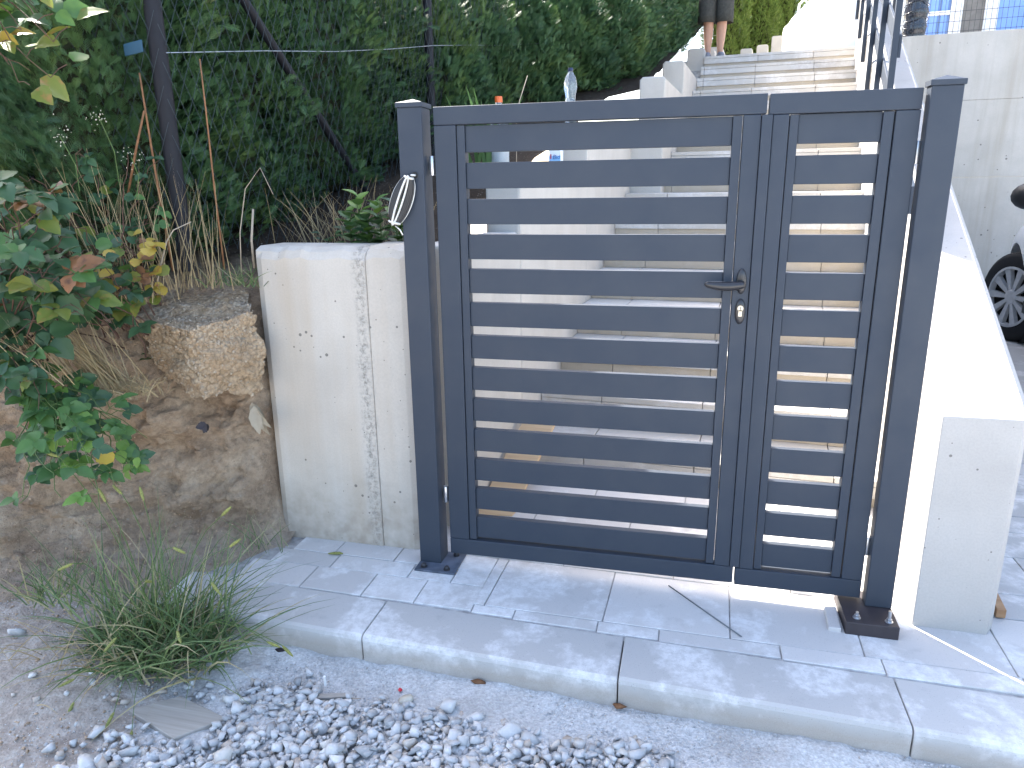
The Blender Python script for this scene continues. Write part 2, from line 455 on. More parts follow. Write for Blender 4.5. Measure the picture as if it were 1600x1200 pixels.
M['bumper'] = simple("grey_bumper", (0.10, 0.115, 0.14), 0.4, 0.5)
M['lamp'] = simple("headlamp_glass", (0.55, 0.58, 0.62), 0.1, 0.6)
M['render'] = simple("white_wall_render", (0.70, 0.68, 0.64), 0.9, 0.2, var=0.05)
M['frame'] = simple("white_window_frame", (0.75, 0.74, 0.72), 0.5)
M['pane'] = simple("window_glass", (0.085, 0.15, 0.33), 0.08, 0.8, var=0.2, vscale=3)
M['curtain'] = simple("blue_curtain", (0.20, 0.34, 0.70), 0.6, var=0.12, vscale=4)
M['doorpanel'] = simple("brown_grey_panel", (0.16, 0.145, 0.125), 0.6, var=0.15, vscale=12)
M['wrap'] = simple("black_stretch_film", (0.012, 0.014, 0.022), 0.18, 0.7, var=0.3)
M['terracotta'] = simple("terracotta", (0.42, 0.20, 0.12), 0.8)
M['rooftile'] = simple("roof_tile", (0.33, 0.13, 0.08), 0.85, var=0.2)
M['slab'] = mat_paver("driveway_slab", (0.40, 0.395, 0.385), 0.6, 12.0)
M['railgrey'] = M['anth']
M['red'] = simple("red_plastic", (0.55, 0.02, 0.035), 0.4)
M['paper'] = simple("white_paper", (0.75, 0.75, 0.74), 0.8)
M['clod'] = simple("brown_clod", (0.17, 0.085, 0.045), 0.95, 0.1, var=0.4, bump=0.8, bscale=90)
M['darkleaf'] = simple("dark_rotten_leaf", (0.028, 0.022, 0.024), 0.8, 0.2, var=0.3)

# ------------------------------------------------------------------ object helpers
ORG = {}
def tag(o, label=None, cat=None, group=None, kind=None):
    if label: o["label"] = label
    if cat: o["category"] = cat
    if group: o["group"] = group
    if kind: o["kind"] = kind
    return o

def empty(name, loc, rot=(0, 0, 0), label=None, cat=None, group=None):
    o = bpy.data.objects.new(name, None)
    o.empty_display_size = 0.1
    o.location = loc
    o.rotation_euler = rot
    COL.objects.link(o)
    local = any(abs(r) > 1e-9 for r in rot)
    ORG[o.name] = Vector((0, 0, 0)) if local else Vector(loc)
    return tag(o, label, cat, group)

def link_mesh(name, me, mats, parent=None, loc=None, smooth=False):
    for m in (mats if isinstance(mats, (list, tuple)) else [mats]):
        me.materials.append(m)
    if smooth:
        me.polygons.foreach_set("use_smooth", np.ones(len(me.polygons), dtype=bool))
    o = bpy.data.objects.new(name, me)
    COL.objects.link(o)
    if parent is not None:
        o.parent = parent
        ORG[o.name] = ORG[parent.name]
    elif loc is not None:
        o.location = loc
        ORG[o.name] = Vector(loc)
    else:
        ORG[o.name] = Vector((0, 0, 0))
    return o

def offs(parent, loc):
    if parent is not None:
        return np.array(ORG[parent.name])
    return np.array(loc if loc is not None else (0, 0, 0), float)

def np_mesh(name, V, F, mats, parent=None, loc=None, smooth=False, midx=None):
    """V (n,3) world coordinates; F (m,k) faces of equal size."""
    V = np.asarray(V, np.float32) - offs(parent, loc).astype(np.float32)
    F = np.asarray(F, np.int32)
    me = bpy.data.meshes.new(name)
    me.vertices.add(len(V))
    me.vertices.foreach_set("co", V.ravel())
    k = F.shape[1]
    me.loops.add(F.size)
    me.loops.foreach_set("vertex_index", F.ravel())
    me.polygons.add(len(F))
    me.polygons.foreach_set("loop_start", np.arange(0, F.size, k, dtype=np.int32))
    me.polygons.foreach_set("loop_total", np.full(len(F), k, np.int32))
    if midx is not None:
        me.polygons.foreach_set("material_index", np.asarray(midx, np.int32))
    me.update(calc_edges=True)
    me.validate()
    return link_mesh(name, me, mats, parent, loc, smooth)

def bevel(o, w, seg=2, angle=40):
    m = o.modifiers.new("bevel", 'BEVEL')
    m.width = w
    m.segments = seg
    m.limit_method = 'ANGLE'
    m.angle_limit = R(angle)
    m.harden_normals = False
    return o

class MB:
    def __init__(self):
        self.v = []; self.f = []
    def box(self, x0, x1, y0, y1, z0, z1):
        return self.hexa([(x0, y0, z0), (x1, y0, z0), (x1, y1, z0), (x0, y1, z0), (x0, y0, z1), (x1, y0, z1), (x1, y1, z1), (x0, y1, z1)])
    def hexa(self, p):
        i = len(self.v)
        self.v += [tuple(q) for q in p]
        self.f += [(i, i + 3, i + 2, i + 1), (i + 4, i + 5, i + 6, i + 7), (i, i + 1, i + 5, i + 4), (i + 1, i + 2, i + 6, i + 5), (i + 2, i + 3, i + 7, i + 6), (i + 3, i, i + 4, i + 7)]
        return self
    def prism(self, poly, d):
        """poly: planar loop of 3D points, extruded by vector d."""
        i = len(self.v); n = len(poly)
        self.v += [tuple(p) for p in poly] + [tuple(np.add(p, d)) for p in poly]
        self.f.append(tuple(range(i + n - 1, i - 1, -1)))
        self.f.append(tuple(range(i + n, i + 2 * n)))
        for k in range(n):
            a, b = i + k, i + (k + 1) % n
            self.f.append((a, b, b + n, a + n))
        return self
    def tube(self, path, r, n=8, caps=True, closed=False):
        path = [Vector(p) for p in path]
        m = len(path)
        rr = r if hasattr(r, '__len__') else [r] * m
        i0 = len(self.v)
        up = None
        for k, p in enumerate(path):
            if closed:
                t = path[(k + 1) % m] - path[k - 1]
            else:
                t = path[min(k + 1, m - 1)] - path[max(k - 1, 0)]
            t.normalize()
            if up is None:
                up = t.orthogonal().normalized()
            up = (up - t * up.dot(t))
            if up.length < 1e-6:
                up = t.orthogonal()
            up.normalize()
            w = t.cross(up)
            for j in range(n):
                a = 2 * math.pi * j / n
                self.v.append(tuple(p + (up * math.cos(a) + w * math.sin(a)) * rr[k]))
        rng = m if closed else m - 1
        for k in range(rng):
            for j in range(n):
                a = i0 + k * n + j; b = i0 + k * n + (j + 1) % n
                k2 = (k + 1) % m
                c = i0 + k2 * n + (j + 1) % n; d = i0 + k2 * n + j
                self.f.append((a, b, c, d))
        if caps and not closed:
            self.f.append(tuple(i0 + j for j in range(n - 1, -1, -1)))
            self.f.append(tuple(i0 + (m - 1) * n + j for j in range(n)))
        return self
    def lathe(self, prof, c, n=20, axis='z', sx=1.0, sy=1.0):
        """prof: [(radius, height)...] around axis through c."""
        i0 = len(self.v)
        for (r, h) in prof:
            for j in range(n):
                a = 2 * math.pi * j / n
                u, w = r * math.cos(a) * sx, r * math.sin(a) * sy
                if axis == 'z': p = (c[0] + u, c[1] + w, c[2] + h)
                elif axis == 'y': p = (c[0] + u, c[1] + h, c[2] + w)
                else: p = (c[0] + h, c[1] + u, c[2] + w)
                self.v.append(p)
        m = len(prof)
        for k in range(m - 1):
            for j in range(n):
                a = i0 + k * n + j; b = i0 + k * n + (j + 1) % n
                self.f.append((a, b, b + n, a + n))
        self.f.append(tuple(i0 + j for j in range(n - 1, -1, -1)))
        self.f.append(tuple(i0 + (m - 1) * n + j for j in range(n)))
        return self
    def ribbon(self, path, widths, side):
        i0 = len(self.v)
        for p, w, s in zip(path, widths, side if isinstance(side, list) else [side] * len(path)):
            s = Vector(s).normalized() * w * 0.5
            self.v.append(tuple(Vector(p) - s)); self.v.append(tuple(Vector(p) + s))
        for k in range(len(path) - 1):
            a = i0 + 2 * k
            self.f.append((a, a + 1, a + 3, a + 2))
        return self
    def build(self, name, mat, parent=None, loc=None, smooth=False, fix=True):
        off = offs(parent, loc)
        me = bpy.data.meshes.new(name)
        me.from_pydata([tuple(np.subtract(v, off)) for v in self.v], [], self.f)
        if fix:
            bm = bmesh.new(); bm.from_mesh(me)
            bmesh.ops.recalc_face_normals(bm, faces=bm.faces)
            bm.to_mesh(me); bm.free()
        me.update()
        return link_mesh(name, me, mat, parent, loc, smooth)

def auto_smooth(o, ang=40):
    o.data.polygons.foreach_set("use_smooth", np.ones(len(o.data.polygons), dtype=bool))
    o.data.set_sharp_from_angle(angle=R(ang))
    return o

# stair frame: u to the right, s up the flight
TH = 0.091
EV = np.array([math.sin(TH), math.cos(TH), 0.0])
UV = np.array([math.cos(TH), -math.sin(TH), 0.0])
OO = np.array([0.2, 0.05, 0.0])
def Q(u, s, z):
    return OO + UV * u + EV * s + np.array([0, 0, z])
def qbox(mb, u0, u1, s0, s1, z0, z1):
    return mb.hexa([Q(u0, s0, z0), Q(u1, s0, z0), Q(u1, s1, z0), Q(u0, s1, z0), Q(u0, s0, z1), Q(u1, s0, z1), Q(u1, s1, z1), Q(u0, s1, z1)])
def zp(x):            # paving falls slightly to the right
    return 0.0725 - 0.0125 * x
def soilz(y):
    return 1.145 + 0.27 * max(0.0, y - 0.5)

# ------------------------------------------------------------------ ground sheet
def build_ground():
    def axis(lo, hi, step, far, n):
        mid = np.arange(lo, hi + 1e-6, step)
        g = np.geomspace(0.05, far, n)
        return np.concatenate([lo - g[::-1], mid, hi + g])
    X = axis(-2.0, 2.6, 0.02, 220, 26)
    Y = axis(-2.2, -0.2, 0.02, 260, 26)
    gx, gy = np.meshgrid(X, Y)
    P = np.stack([gx.ravel(), gy.ravel(), np.zeros(gx.size)], 1)
    x, y = P[:, 0], P[:, 1]
    z = -0.018 - 0.010 * (x - 0.2) * (np.abs(x) < 4) - 0.03 * np.clip((-0.75 - y), 0, 0.6)
    near = np.clip((3 - np.abs(x)) / 1.0, 0, 1) * np.clip((3 - np.abs(y + 1)) / 1.0, 0, 1)
    z += near * (0.010 * fbm(P, 5, 3, 3) + 0.005 * fbm(P, 22, 3, 5))
    z += near * 0.10 * np.clip((-0.28 - x) / 0.75, 0, 1) * np.clip((y + 1.25) / 0.6, 0, 1)
    back = np.clip((y + 0.44) / 0.06, 0, 1)
    z = z * (1 - back) + back * -0.22
    # road edge stays low beyond the plot; the land rolls gently far off
    far = np.clip((np.hypot(x, y) - 40) / 100, 0, 1)
    z += far * (2.0 * fbm(P, 0.02, 3, 9) - 1.0)
    P[:, 2] = z
    nx, ny = len(X), len(Y)
    idx = np.arange(nx * ny).reshape(ny, nx)
    F = np.stack([idx[:-1, :-1].ravel(), idx[:-1, 1:].ravel(), idx[1:, 1:].ravel(), idx[1:, :-1].ravel()], 1)
    o = np_mesh("ground", P, F, M['ground'], smooth=True)
    tag(o, "pale crushed stone and dust ground in front of the kerb", None, None, "structure")
build_ground()

# ------------------------------------------------------------------ kerb and paving
def kerb_y(x):        # front edge, back edge
    return (-0.497 - 0.026 * (x - 0.13), -0.294 - 0.022 * (x - 0.13))
kerb = empty("kerb", (0, 0, 0)); kerb["kind"] = "structure"; tag(kerb, "grey concrete kerb along the front of the paving")
for i, (a, b) in enumerate([(-0.62, 0.129), (0.133, 0.916), (0.920, 1.668), (1.672, 2.45), (2.454, 3.24)]):
    m = MB()
    (f0, b0), (f1, b1) = kerb_y(a), kerb_y(b)
    j = random.uniform(-0.002, 0.002)
    za, zb = zp(a) + j + 0.001, zp(b) + j - 0.001
    prof = lambda f, bk, z: [(f + 0.004, z - 0.19), (f, z - 0.016), (f + 0.004, z - 0.006), (f + 0.014, z), (bk - 0.004, z), (bk, z - 0.004), (bk, z - 0.19)]
    pa = [(a, y, z) for y, z in prof(f0, b0, za)]
    pb = [(b, y, z) for y, z in prof(f1, b1, zb)]
    n = len(pa)
    m.v = pa + pb
    m.f = [tuple(range(n)), tuple(range(2 * n - 1, n - 1, -1))] + [(k, k + n, (k + 1) % n + n, (k + 1) % n) for k in range(n)]
    o = m.build("kerbstone", M['kerb'], kerb)
    bevel(o, 0.0025, 1, 50)

pav = empty("pavement", (0, 0, 0)); pav["kind"] = "structure"; tag(pav, "grey concrete paving under and behind the gate")
def paver(x0, x1, y0, y1, skew=0.0, mat='paver', parent=None, zz=zp, h=0.06):
    j = random.uniform(-0.0012, 0.0012)
    g = 0.0018
    m = MB()
    t0, t1 = random.uniform(-.0008, .0008), random.uniform(-.0008, .0008)
    x0 += g; x1 -= g; y0 += g; y1 -= g
    s0, s1 = skew * y0, skew * y1
    m.hexa([(x0 + s0, y0, zz(x0) - h), (x1 + s0, y0, zz(x1) - h), (x1 + s1, y1, zz(x1) - h), (x0 + s1, y1, zz(x0) - h),
            (x0 + s0, y0, zz(x0) + j + t0), (x1 + s0, y0, zz(x1) + j + t1), (x1 + s1, y1, zz(x1) + j), (x0 + s1, y1, zz(x0) + j)])
    return bevel(m.build("paver", M[mat], parent or pav), 0.002, 1)
# narrow cut course behind the kerb
xs = [0.42, 0.56, 0.83, 1.02, 1.375, 1.655, 2.02, 2.42, 2.8]
for a, b in zip(xs[:-1], xs[1:]):
    y0 = kerb_y((a + b) / 2)[1] + 0.007
    if a < 0.5: y0 += 0.002
    paver(a, b, y0, -0.246)
rows = [(-0.246, 0.065), (0.065, 0.376), (0.376, 0.687), (0.687, 1.02)]
for r, (y0, y1) in enumerate(rows):
    st = [0.46, 0.85, 1.24, 1.62, 2.02, 2.42, 2.8] if r % 2 == 0 else [0.66, 1.05, 1.44, 1.80]
    left = 0.42 if r == 0 else 0.10
    xs = [left] + [x for x in st if x > left + 0.03]
    if r > 0: xs = [x for x in xs if x < 1.8] + [1.83]
    for a, b in zip(xs[:-1], xs[1:]):
        if b - a > 0.02: paver(a, b, y0, y1, 0.03 if r == 0 else 0.05)
for (y0, y1, xs) in [(-0.287, -0.141, [-0.46, -0.20, 0.03, 0.22, 0.42]), (-0.141, -0.046, [-0.40, -0.16, 0.14, 0.30, 0.42]), (-0.046, 0.065, [-0.36, -0.19, 0.05, 0.26, 0.42])]:
    for a, b in zip(xs[:-1], xs[1:]):
        paver(a, b, y0, y1)
m = MB(); m.hexa([(-0.6, -0.30, zp(-0.6) - .10), (2.82, -0.36, zp(2.82) - .10), (2.82, 1.05, zp(2.82) - .10), (-0.6, 1.05, zp(-0.6) - .10),
                  (-0.6, -0.30, zp(-0.6) - .006), (2.82, -0.36, zp(2.82) - .006), (2.82, 1.05, zp(2.82) - .006), (-0.6, 1.05, zp(-0.6) - .006)])
m.build("mortar_bed", M['bed'], pav)

# driveway on the right of the parapet
drv = empty("driveway", (0, 0, 0)); drv["kind"] = "structure"; tag(drv, "grey slab driveway on the right of the parapet wall")
m = MB(); m.box(2.0, 9, 0.30, 7.6, -0.15, 0.010); m.build("mortar_bed", M['bed'], drv)
yy = 0.068
r = 0
while yy < 3.2:
    hgt = (0.16, 0.28, 0.22)[r % 3]
    xx0 = 2.02 + yy * 0.13 - (0.2 if r % 2 else 0.0)
    for c in range(4):
        paver(xx0 + c * 0.42, xx0 + (c + 1) * 0.42, yy, yy + hgt, mat='slab', parent=drv, zz=lambda x: 0.046)
    yy += hgt; r += 1
m = MB(); m.box(1.95, 9, yy + .004, 7.6, -0.1, 0.044); m.build("slab_field", M['slab'], drv)
m = MB(); m.box(3.3, 9, 0.30, yy + .003, -0.1, 0.040); m.build("slab_field", M['slab'], drv)

# ------------------------------------------------------------------ left concrete walls
w = empty("concrete_wall", (-0.16, 0.15, 0.0), label="short cast concrete wall with pores, between earth bank and left gate post", cat="wall")
def wall_seg(name, x0, x1, y0, y1, z0, z1, ch, chz, mat, parent, endch=(0, 0)):
    """cast block with a chamfered, trowelled front top edge"""
    m = MB()
    a, b = endch
    nx = max(2, int((x1 - x0) / 0.03))
    # chamfered section swept along x with a slightly wavy arris
    secs = []
    for i in range(nx + 1):
        x = x0 + (x1 - x0) * i / nx
        wob = 0.004 * math.sin(x * 37) + 0.003 * math.sin(x * 91 + 1)
        yf = y0
        if i == 0: yf = y0 + a
        if i == nx: yf = y0 + b
        secs.append([(x, yf, z0), (x, yf, z1 - chz + wob), (x, y0 + ch * 0.35, z1 - chz * 0.35 + wob), (x, y0 + ch, z1 + wob * 0.6), (x, y1, z1), (x, y1, z0)])
    i0 = len(m.v); n = 6
    for s in secs: m.v += s
    for i in range(nx):
        for k in range(n):
            p = i0 + i * n + k; q = i0 + i * n + (k + 1) % n
            m.f.append((p, p + n, q + n, q))
    m.f.append(tuple(range(i0, i0 + n)))
    m.f.append(tuple(range(i0 + nx * n + n - 1, i0 + nx * n - 1, -1)))
    return m.build(name, mat, parent)
bevel(wall_seg("wall_block", -0.458, -0.030, 0.050, 0.26, -0.1, 1.200, 0.05, 0.040, M['wall_l'], w, (0.016, 0)), 0.003, 1)
bevel(wall_seg("wall_block", -0.0295, 0.128, 0.0535, 0.26, -0.1, 1.206, 0.05, 0.042, M['wall_l'], w, (0, 0.014)), 0.003, 1)

# stepped wall going up beside the flight
sw = empty("stepped_wall", tuple(Q(-0.09, 0.2, 0)), label="stepped cream concrete wall climbing on the left side of the stairs", cat="wall")
def step_block(u0, u1, s0, s1, z0, z1, ch=0.022):
    m = MB()
    c = [Q(u0 + ch, s0, z1 - 0), Q(u1 - ch, s0, z1), Q(u1, s0, z1 - ch), Q(u1, s0, z0), Q(u0, s0, z0), Q(u0, s0, z1 - ch)]
    m.prism(c, EV * (s1 - s0))
    return bevel(m.build("wall_block", M['wall_in'], sw), 0.012, 2, 50)
step_block(-0.17, 0.0, 0.215, 1.0, -0.1, 1.19)
step_block(-0.17, 0.0, 1.0005, 2.33, -0.1, 1.47)
step_block(-0.17, 0.0, 2.3305, 3.85, -0.1, 1.75)
step_block(0.05, 0.25, 3.8505, 5.10, 1.752, 2.19)
step_block(-0.17, 0.25, 3.8505, 5.10, -0.1, 1.75)
step_block(0.05, 0.25, 5.1005, 7.10, 0.2, 2.475)
step_block(0.05, 0.25, 7.1005, 8.60, 0.6, 2.885)
step_block(0.05, 0.25, 8.6005, 10.1, 0.6, 3.10)
step_block(0.05, 0.25, 10.1005, 12.0, 0.6, 3.36)
step_block(0.42, 0.62, 12.0, 13.0, 0.6, 3.60)
step_block(0.66, 0.86, 13.0, 14.0, 0.6, 3.80)
step_block(0.90, 1.10, 14.0, 15.0, 0.6, 4.10)

# ------------------------------------------------------------------ stairs
RISE, RUN, S1, Z0 = 0.163, 0.383, 0.945, 0.013
stairs = empty("staircase", tuple(Q(0.8, S1, 0.0)), label="long tiled staircase with beige risers behind the gate", cat="staircase")
m = MB()
pr = [(S1 + 0.03, -0.1)]
NST = 17
for n in range(1, NST + 1):
    s = S1 + (n - 1) * RUN + 0.03
    pr += [(s, Z0 + (n - 1) * RISE - 0.03 if n > 1 else -0.1), (s, Z0 + n * RISE - 0.03)]
pr = pr[1:]
pr += [(13.0, Z0 + NST * RISE - 0.03), (13.0, -0.1)]
m.prism([Q(0.0, s, z) for s, z in pr], UV * 2.0)
m.build("stair_core", M['bed'], stairs)
def jit(a): return random.uniform(-a, a)
for n in range(1, NST + 1):
    s = S1 + (n - 1) * RUN
    z = Z0 + n * RISE
    ul = 0.001 if n < 10 else 0.2505
    s_end = s + RUN + 0.012 if n < NST else 9.0
    cuts = [ul, 0.30 + 0.03 * math.sin(n), 0.835 + 0.008 * math.sin(n * 3), 1.42, 1.99]
    cuts = [c for c in cuts if c == ul or c > ul + 0.04]
    for a, b in zip(cuts[:-1], cuts[1:]):
        m = MB()                                   # tread slab, overhangs the riser
        qbox(m, a + 0.002, b - 0.002, s - 0.012, s_end - 0.003, z - 0.028, z + jit(0.001))
        bevel(m.build("tread_tile", M['tread'], stairs), 0.003, 2)
        m = MB()                                   # edge strip under the nosing, flush with the tread front
        qbox(m, a + 0.002, b - 0.002, s - 0.010, s + 0.02, z - 0.082, z - 0.030)
        bevel(m.build("edge_tile", M['tread'], stairs), 0.002, 1)
        m = MB()
        qbox(m, a + 0.002, b - 0.002, s + 0.004, s + 0.022, z - RISE + 0.002, z - 0.083)
        m.build("riser_tile", M['riser'], stairs)

# upper landing
m = MB(); qbox(m, 0.2515, 3.4, 9.004, 17.0, 2.60, Z0 + NST * RISE - 0.002); o = m.build("landing", M['tread']); tag(o, "pale tiled landing above the staircase", None, None, "structure")

# ------------------------------------------------------------------ right parapet wall
THW = 0.128
EW = np.array([math.sin(THW), math.cos(THW), 0.0])
pw = empty("parapet_wall", (1.9, 0.0, 0.0), label="sloping white concrete parapet wall right of the gate post", cat="wall")
def W(base, t, z):
    return np.array([base[0], base[1], 0]) + EW * t + np.array([0, 0, z])
IN, OUT = (1.772, -0.042), (2.022, -0.044)
m = MB()
def para_sec(t, ch=0.022, top=None):
    z = 0.750 + 0.366 * t if top is None else top
    a, b = np.array(IN), np.array(OUT)
    d = (b - a) / np.linalg.norm(b - a)
    L = [W(IN, t, -0.1), W(IN, t, z - ch), W(IN + d * ch, t, z), W(OUT - d * ch, t, z), W(OUT, t, z - ch), W(OUT, t, -0.1)]
    return L
TT = [0.0, 0.050, 0.6, 1.2, 1.8, 2.4, 3.0, 3.6, 4.2, 4.8, 5.4, 6.0, 6.9]
secs = []
for i, t in enumerate(TT):
    L = para_sec(t)
    if i == 0:
        # chamfered front arrises, set back to make the vertical corner chamfers
        z = 0.766
        L = [W((1.790, -0.043), 0, -0.1), W((1.790, -0.043), 0, z - 0.028), W((1.793, -0.043), 0, z - 0.028), W((1.994, -0.044), 0, z - 0.028), W((1.998, -0.044), 0, z - 0.028), W((1.998, -0.044), 0, -0.1)]
    secs.append(L)
n = 6
for s in secs: m.v += [tuple(p) for p in s]
for i in range(len(secs) - 1):
    for k in range(n):
        p = i * n + k; q = i * n + (k + 1) % n
        m.f.append((p, p + n, q + n, q))
m.f.append(tuple(range(n)))
m.f.append(tuple(range((len(secs) - 1) * n + n - 1, (len(secs) - 1) * n - 1, -1)))
bevel(m.build("wall_body", M['wall_r'], pw), 0.003, 1, 25)

# ------------------------------------------------------------------ gate posts
def cap_mesh(x0, x1, y0, y1, z):
    m = MB(); e = 0.004
    m.box(x0 - e, x1 + e, y0 - e, y1 + e, z - 0.014, z)
    cx, cy = (x0 + x1) / 2, (y0 + y1) / 2
    i = len(m.v)
    m.v += [(x0 - e, y0 - e, z), (x1 + e, y0 - e, z), (x1 + e, y1 + e, z), (x0 - e, y1 + e, z), (cx, cy, z + 0.013)]
    m.f.pop(1 + len(m.f) - 6)
    m.f += [(i, i + 1, i + 4), (i + 1, i + 2, i + 4), (i + 2, i + 3, i + 4), (i + 3, i, i + 4)]
    return m
def hexbolt(parent, x, y, z, h=0.012, shank=0.0, mat='blacksteel', dome=True):
    m = MB()
    m.lathe([(0.012, 0), (0.012, 0.002)], (x, y, z), 14)
    if dome:
        m.lathe([(0.0095, 0.002), (0.0095, 0.008), (0.007, 0.013), (0.003, 0.0155)], (x, y, z), 12)
    else:
        m.lathe([(0.0085, 0.002), (0.0085, 0.010)], (x, y, z), 6)
        m.lathe([(0.005, 0.010), (0.005, 0.010 + shank)], (x, y, z), 10)
    return m.build("anchor_bolt", M[mat], parent)
gp = empty("gate_post", (0.192, 0.005, 0.068), label="left anthracite gate post with a cable coil at a hole in its front", cat="gate post", group="posts of the gate")
m = MB(); m.box(0.152, 0.232, -0.035, 0.045, 0.0775, 1.636); bevel(m.build("post_tube", M['anth'], gp), 0.003, 3)
bevel(cap_mesh(0.152, 0.232, -0.035, 0.045, 1.6495).build("post_cap", M['anth'], gp), 0.0015, 2)
m = MB(); m.box(0.149, 0.300, -0.092, 0.058, 0.0695, 0.0772); bevel(m.build("base_plate", M['platedust'], gp), 0.002, 2)
for (x, y) in [(0.178, -0.068), (0.265, -0.071), (0.268, 0.035)]:
    hexbolt(gp, x, y, 0.0772)
m = MB(); m.lathe([(0.0105, 0.0), (0.0105, -0.0016)], (0.203, -0.0352, 1.434), 18, 'y'); m.build("cable_hole", M['black'], gp)
m = MB(); m.tube([(0.203 + 0.0112 * math.cos(a), -0.0365, 1.434 + 0.0112 * math.sin(a)) for a in np.linspace(0, 2 * math.pi, 18, endpoint=False)], 0.0012, 6, closed=True); m.build("hole_rim", M['anth'], gp, smooth=True)

gp = empty("gate_post", (1.690, 0.005, 0.05), label="right anthracite gate post on a dark steel block with two shiny bolts", cat="gate post", group="posts of the gate")
m = MB(); m.box(1.650, 1.728, -0.035, 0.012, 0.0945, 1.636); bevel(m.build("post_tube", M['anth'], gp), 0.003, 3)
bevel(cap_mesh(1.650, 1.728, -0.035, 0.012, 1.6495).build("post_cap", M['anth'], gp), 0.0015, 2)
m = MB(); m.box(1.577, 1.728, -0.139, 0.06, 0.0500, 0.0940); bevel(m.build("base_block", M['brownsteel'], gp), 0.0025, 2)
hexbolt(gp, 1.612, -0.108, 0.094, shank=0.010, mat='steel', dome=False)
hexbolt(gp, 1.703, -0.111, 0.094, shank=0.026, mat='steel', dome=False)

# ------------------------------------------------------------------ gate leaves
def rail(name, parent, x0, x1, z0, z1, y0=-0.012, y1=0.026, bw=0.0025):
    m = MB(); m.box(x0, x1, y0, y1, z0, z1)
    return bevel(m.build(name, M['anth'], parent), bw, 3)
def leaf_slats(parent, x0, x1):
    me = None
    for k in range(13):
        z = 1.50 - 0.11 * k
        if me is None:
            m = MB(); m.box(x0, x1, 0.0, 0.027, z, z + 0.0788)
            o = bevel(m.build("slat", M['anth'], parent), 0.0018, 2); first = o; me = o
        else:
            o = first.copy(); COL.objects.link(o); o.parent = parent
            o.location = (0, random.uniform(-.0006, .0006), -0.11 * k)
            ORG[o.name] = ORG[parent.name]
gl = empty("gate_leaf", (0.262, 0.012, 0.11), label="wide left gate leaf of thirteen anthracite slats with a lever handle", cat="gate", group="leaves of the slatted gate")
rail("top_rail", gl, 0.262, 1.2455, 1.582, 1.636)
rail("bottom_rail", gl, 0.262, 1.2455, 0.112, 0.171)
rail("stile", gl, 0.262, 0.333, 0.172, 1.581, -0.0115)
rail("stile", gl, 1.1845, 1.2325, 0.172, 1.581, -0.0115)
rail("slat_channel", gl, 0.3355, 0.3605, 0.174, 1.5795, -0.007, 0.03, 0.001)
rail("slat_channel", gl, 1.1565, 1.182, 0.174, 1.5795, -0.007, 0.03, 0.001)
rail("meeting_strip", gl, 1.2335, 1.2625, 0.1735, 1.5795, -0.0165, 0.02, 0.0015)
leaf_slats(gl, 0.361, 1.156)
gr = empty("gate_leaf", (1.638, 0.012, 0.105), label="narrow right gate leaf of thirteen short anthracite slats without a handle", cat="gate", group="leaves of the slatted gate")
rail("top_rail", gr, 1.2515, 1.6385, 1.580, 1.6345)
rail("bottom_rail", gr, 1.2515, 1.6385, 0.107, 0.168)
rail("stile", gr, 1.2635, 1.3065, 0.169, 1.579, -0.0115)
rail("stile", gr, 1.5775, 1.6385, 0.169, 1.579, -0.0115)
rail("slat_channel", gr, 1.309, 1.332, 0.171, 1.5775, -0.007, 0.03, 0.001)
rail("slat_channel", gr, 1.5475, 1.5745, 0.171, 1.5775, -0.007, 0.03, 0.001)
leaf_slats(gr, 1.3325, 1.547)
def hinge(parent, x0, x1, z, left):
    m = MB()
    m.lathe([(0.009, -0.030), (0.010, -0.028), (0.010, 0.028), (0.009, 0.030)], ((x0 + x1) / 2, 0.006, z), 14)
    o = auto_smooth(m.build("hinge", M['steel'], parent))
    m = MB(); m.box(x0, x1, 0.012, 0.020, z - 0.012, z + 0.012); m.build("hinge_bolt", M['steel'], o)
for z in (1.462, 0.335): hinge(gl, 0.2335, 0.2605, z, True)
for z in (1.470, 0.285): hinge(gr, 1.6395, 1.6495, z, False)
# lever handle, rosette and key plate
m = MB(); m.lathe([(1.0, 0.0), (1.0, -0.003), (0.86, -0.007), (0.5, -0.0085)], (1.2085, -0.0116, 1.114), 28, 'y', 0.0145, 0.0375)
ros = auto_smooth(m.build("handle_rosette", M['handle'], gl), 50)
m = MB()
m.tube([(1.209, -0.018, 1.107), (1.209, -0.050, 1.107)], [0.0105, 0.0095], 14)
pth, rad = [], []
for i in range(14):
    t = i / 13
    pth.append((1.214 - 0.112 * t, -0.055 + 0.010 * math.sin(t * 3.0) * 0.6, 1.109 - 0.006 * math.sin(t * math.pi) + 0.001 * t))
    rad.append(0.0095 + 0.0045 * math.sin(min(1, t * 1.15) * math.pi) ** 0.8 if t < 0.93 else (0.0065 if t < 0.99 else 0.003))
m.tube(pth, rad, 14)
auto_smooth(m.build("lever", M['handle'], ros), 60)
m = MB(); m.lathe([(1.0, 0.0), (1.0, -0.003), (0.85, -0.007), (0.55, -0.0085)], (1.2105, -0.0116, 1.0235), 28, 'y', 0.0150, 0.0385)
kp = auto_smooth(m.build("key_plate", M['handle'], gl), 50)
m = MB(); m.lathe([(0.0087, 0), (0.0087, -0.010)], (1.2105, -0.0125, 1.034), 20, 'y'); m.box(1.2055, 1.2155, -0.0225, -0.0125, 1.010, 1.029)
m.build("lock_cylinder", M['brass'], kp)
m = MB(); m.box(1.2096, 1.2114, -0.0236, -0.0222, 1.030, 1.039); m.build("keyhole", M['black'], kp)

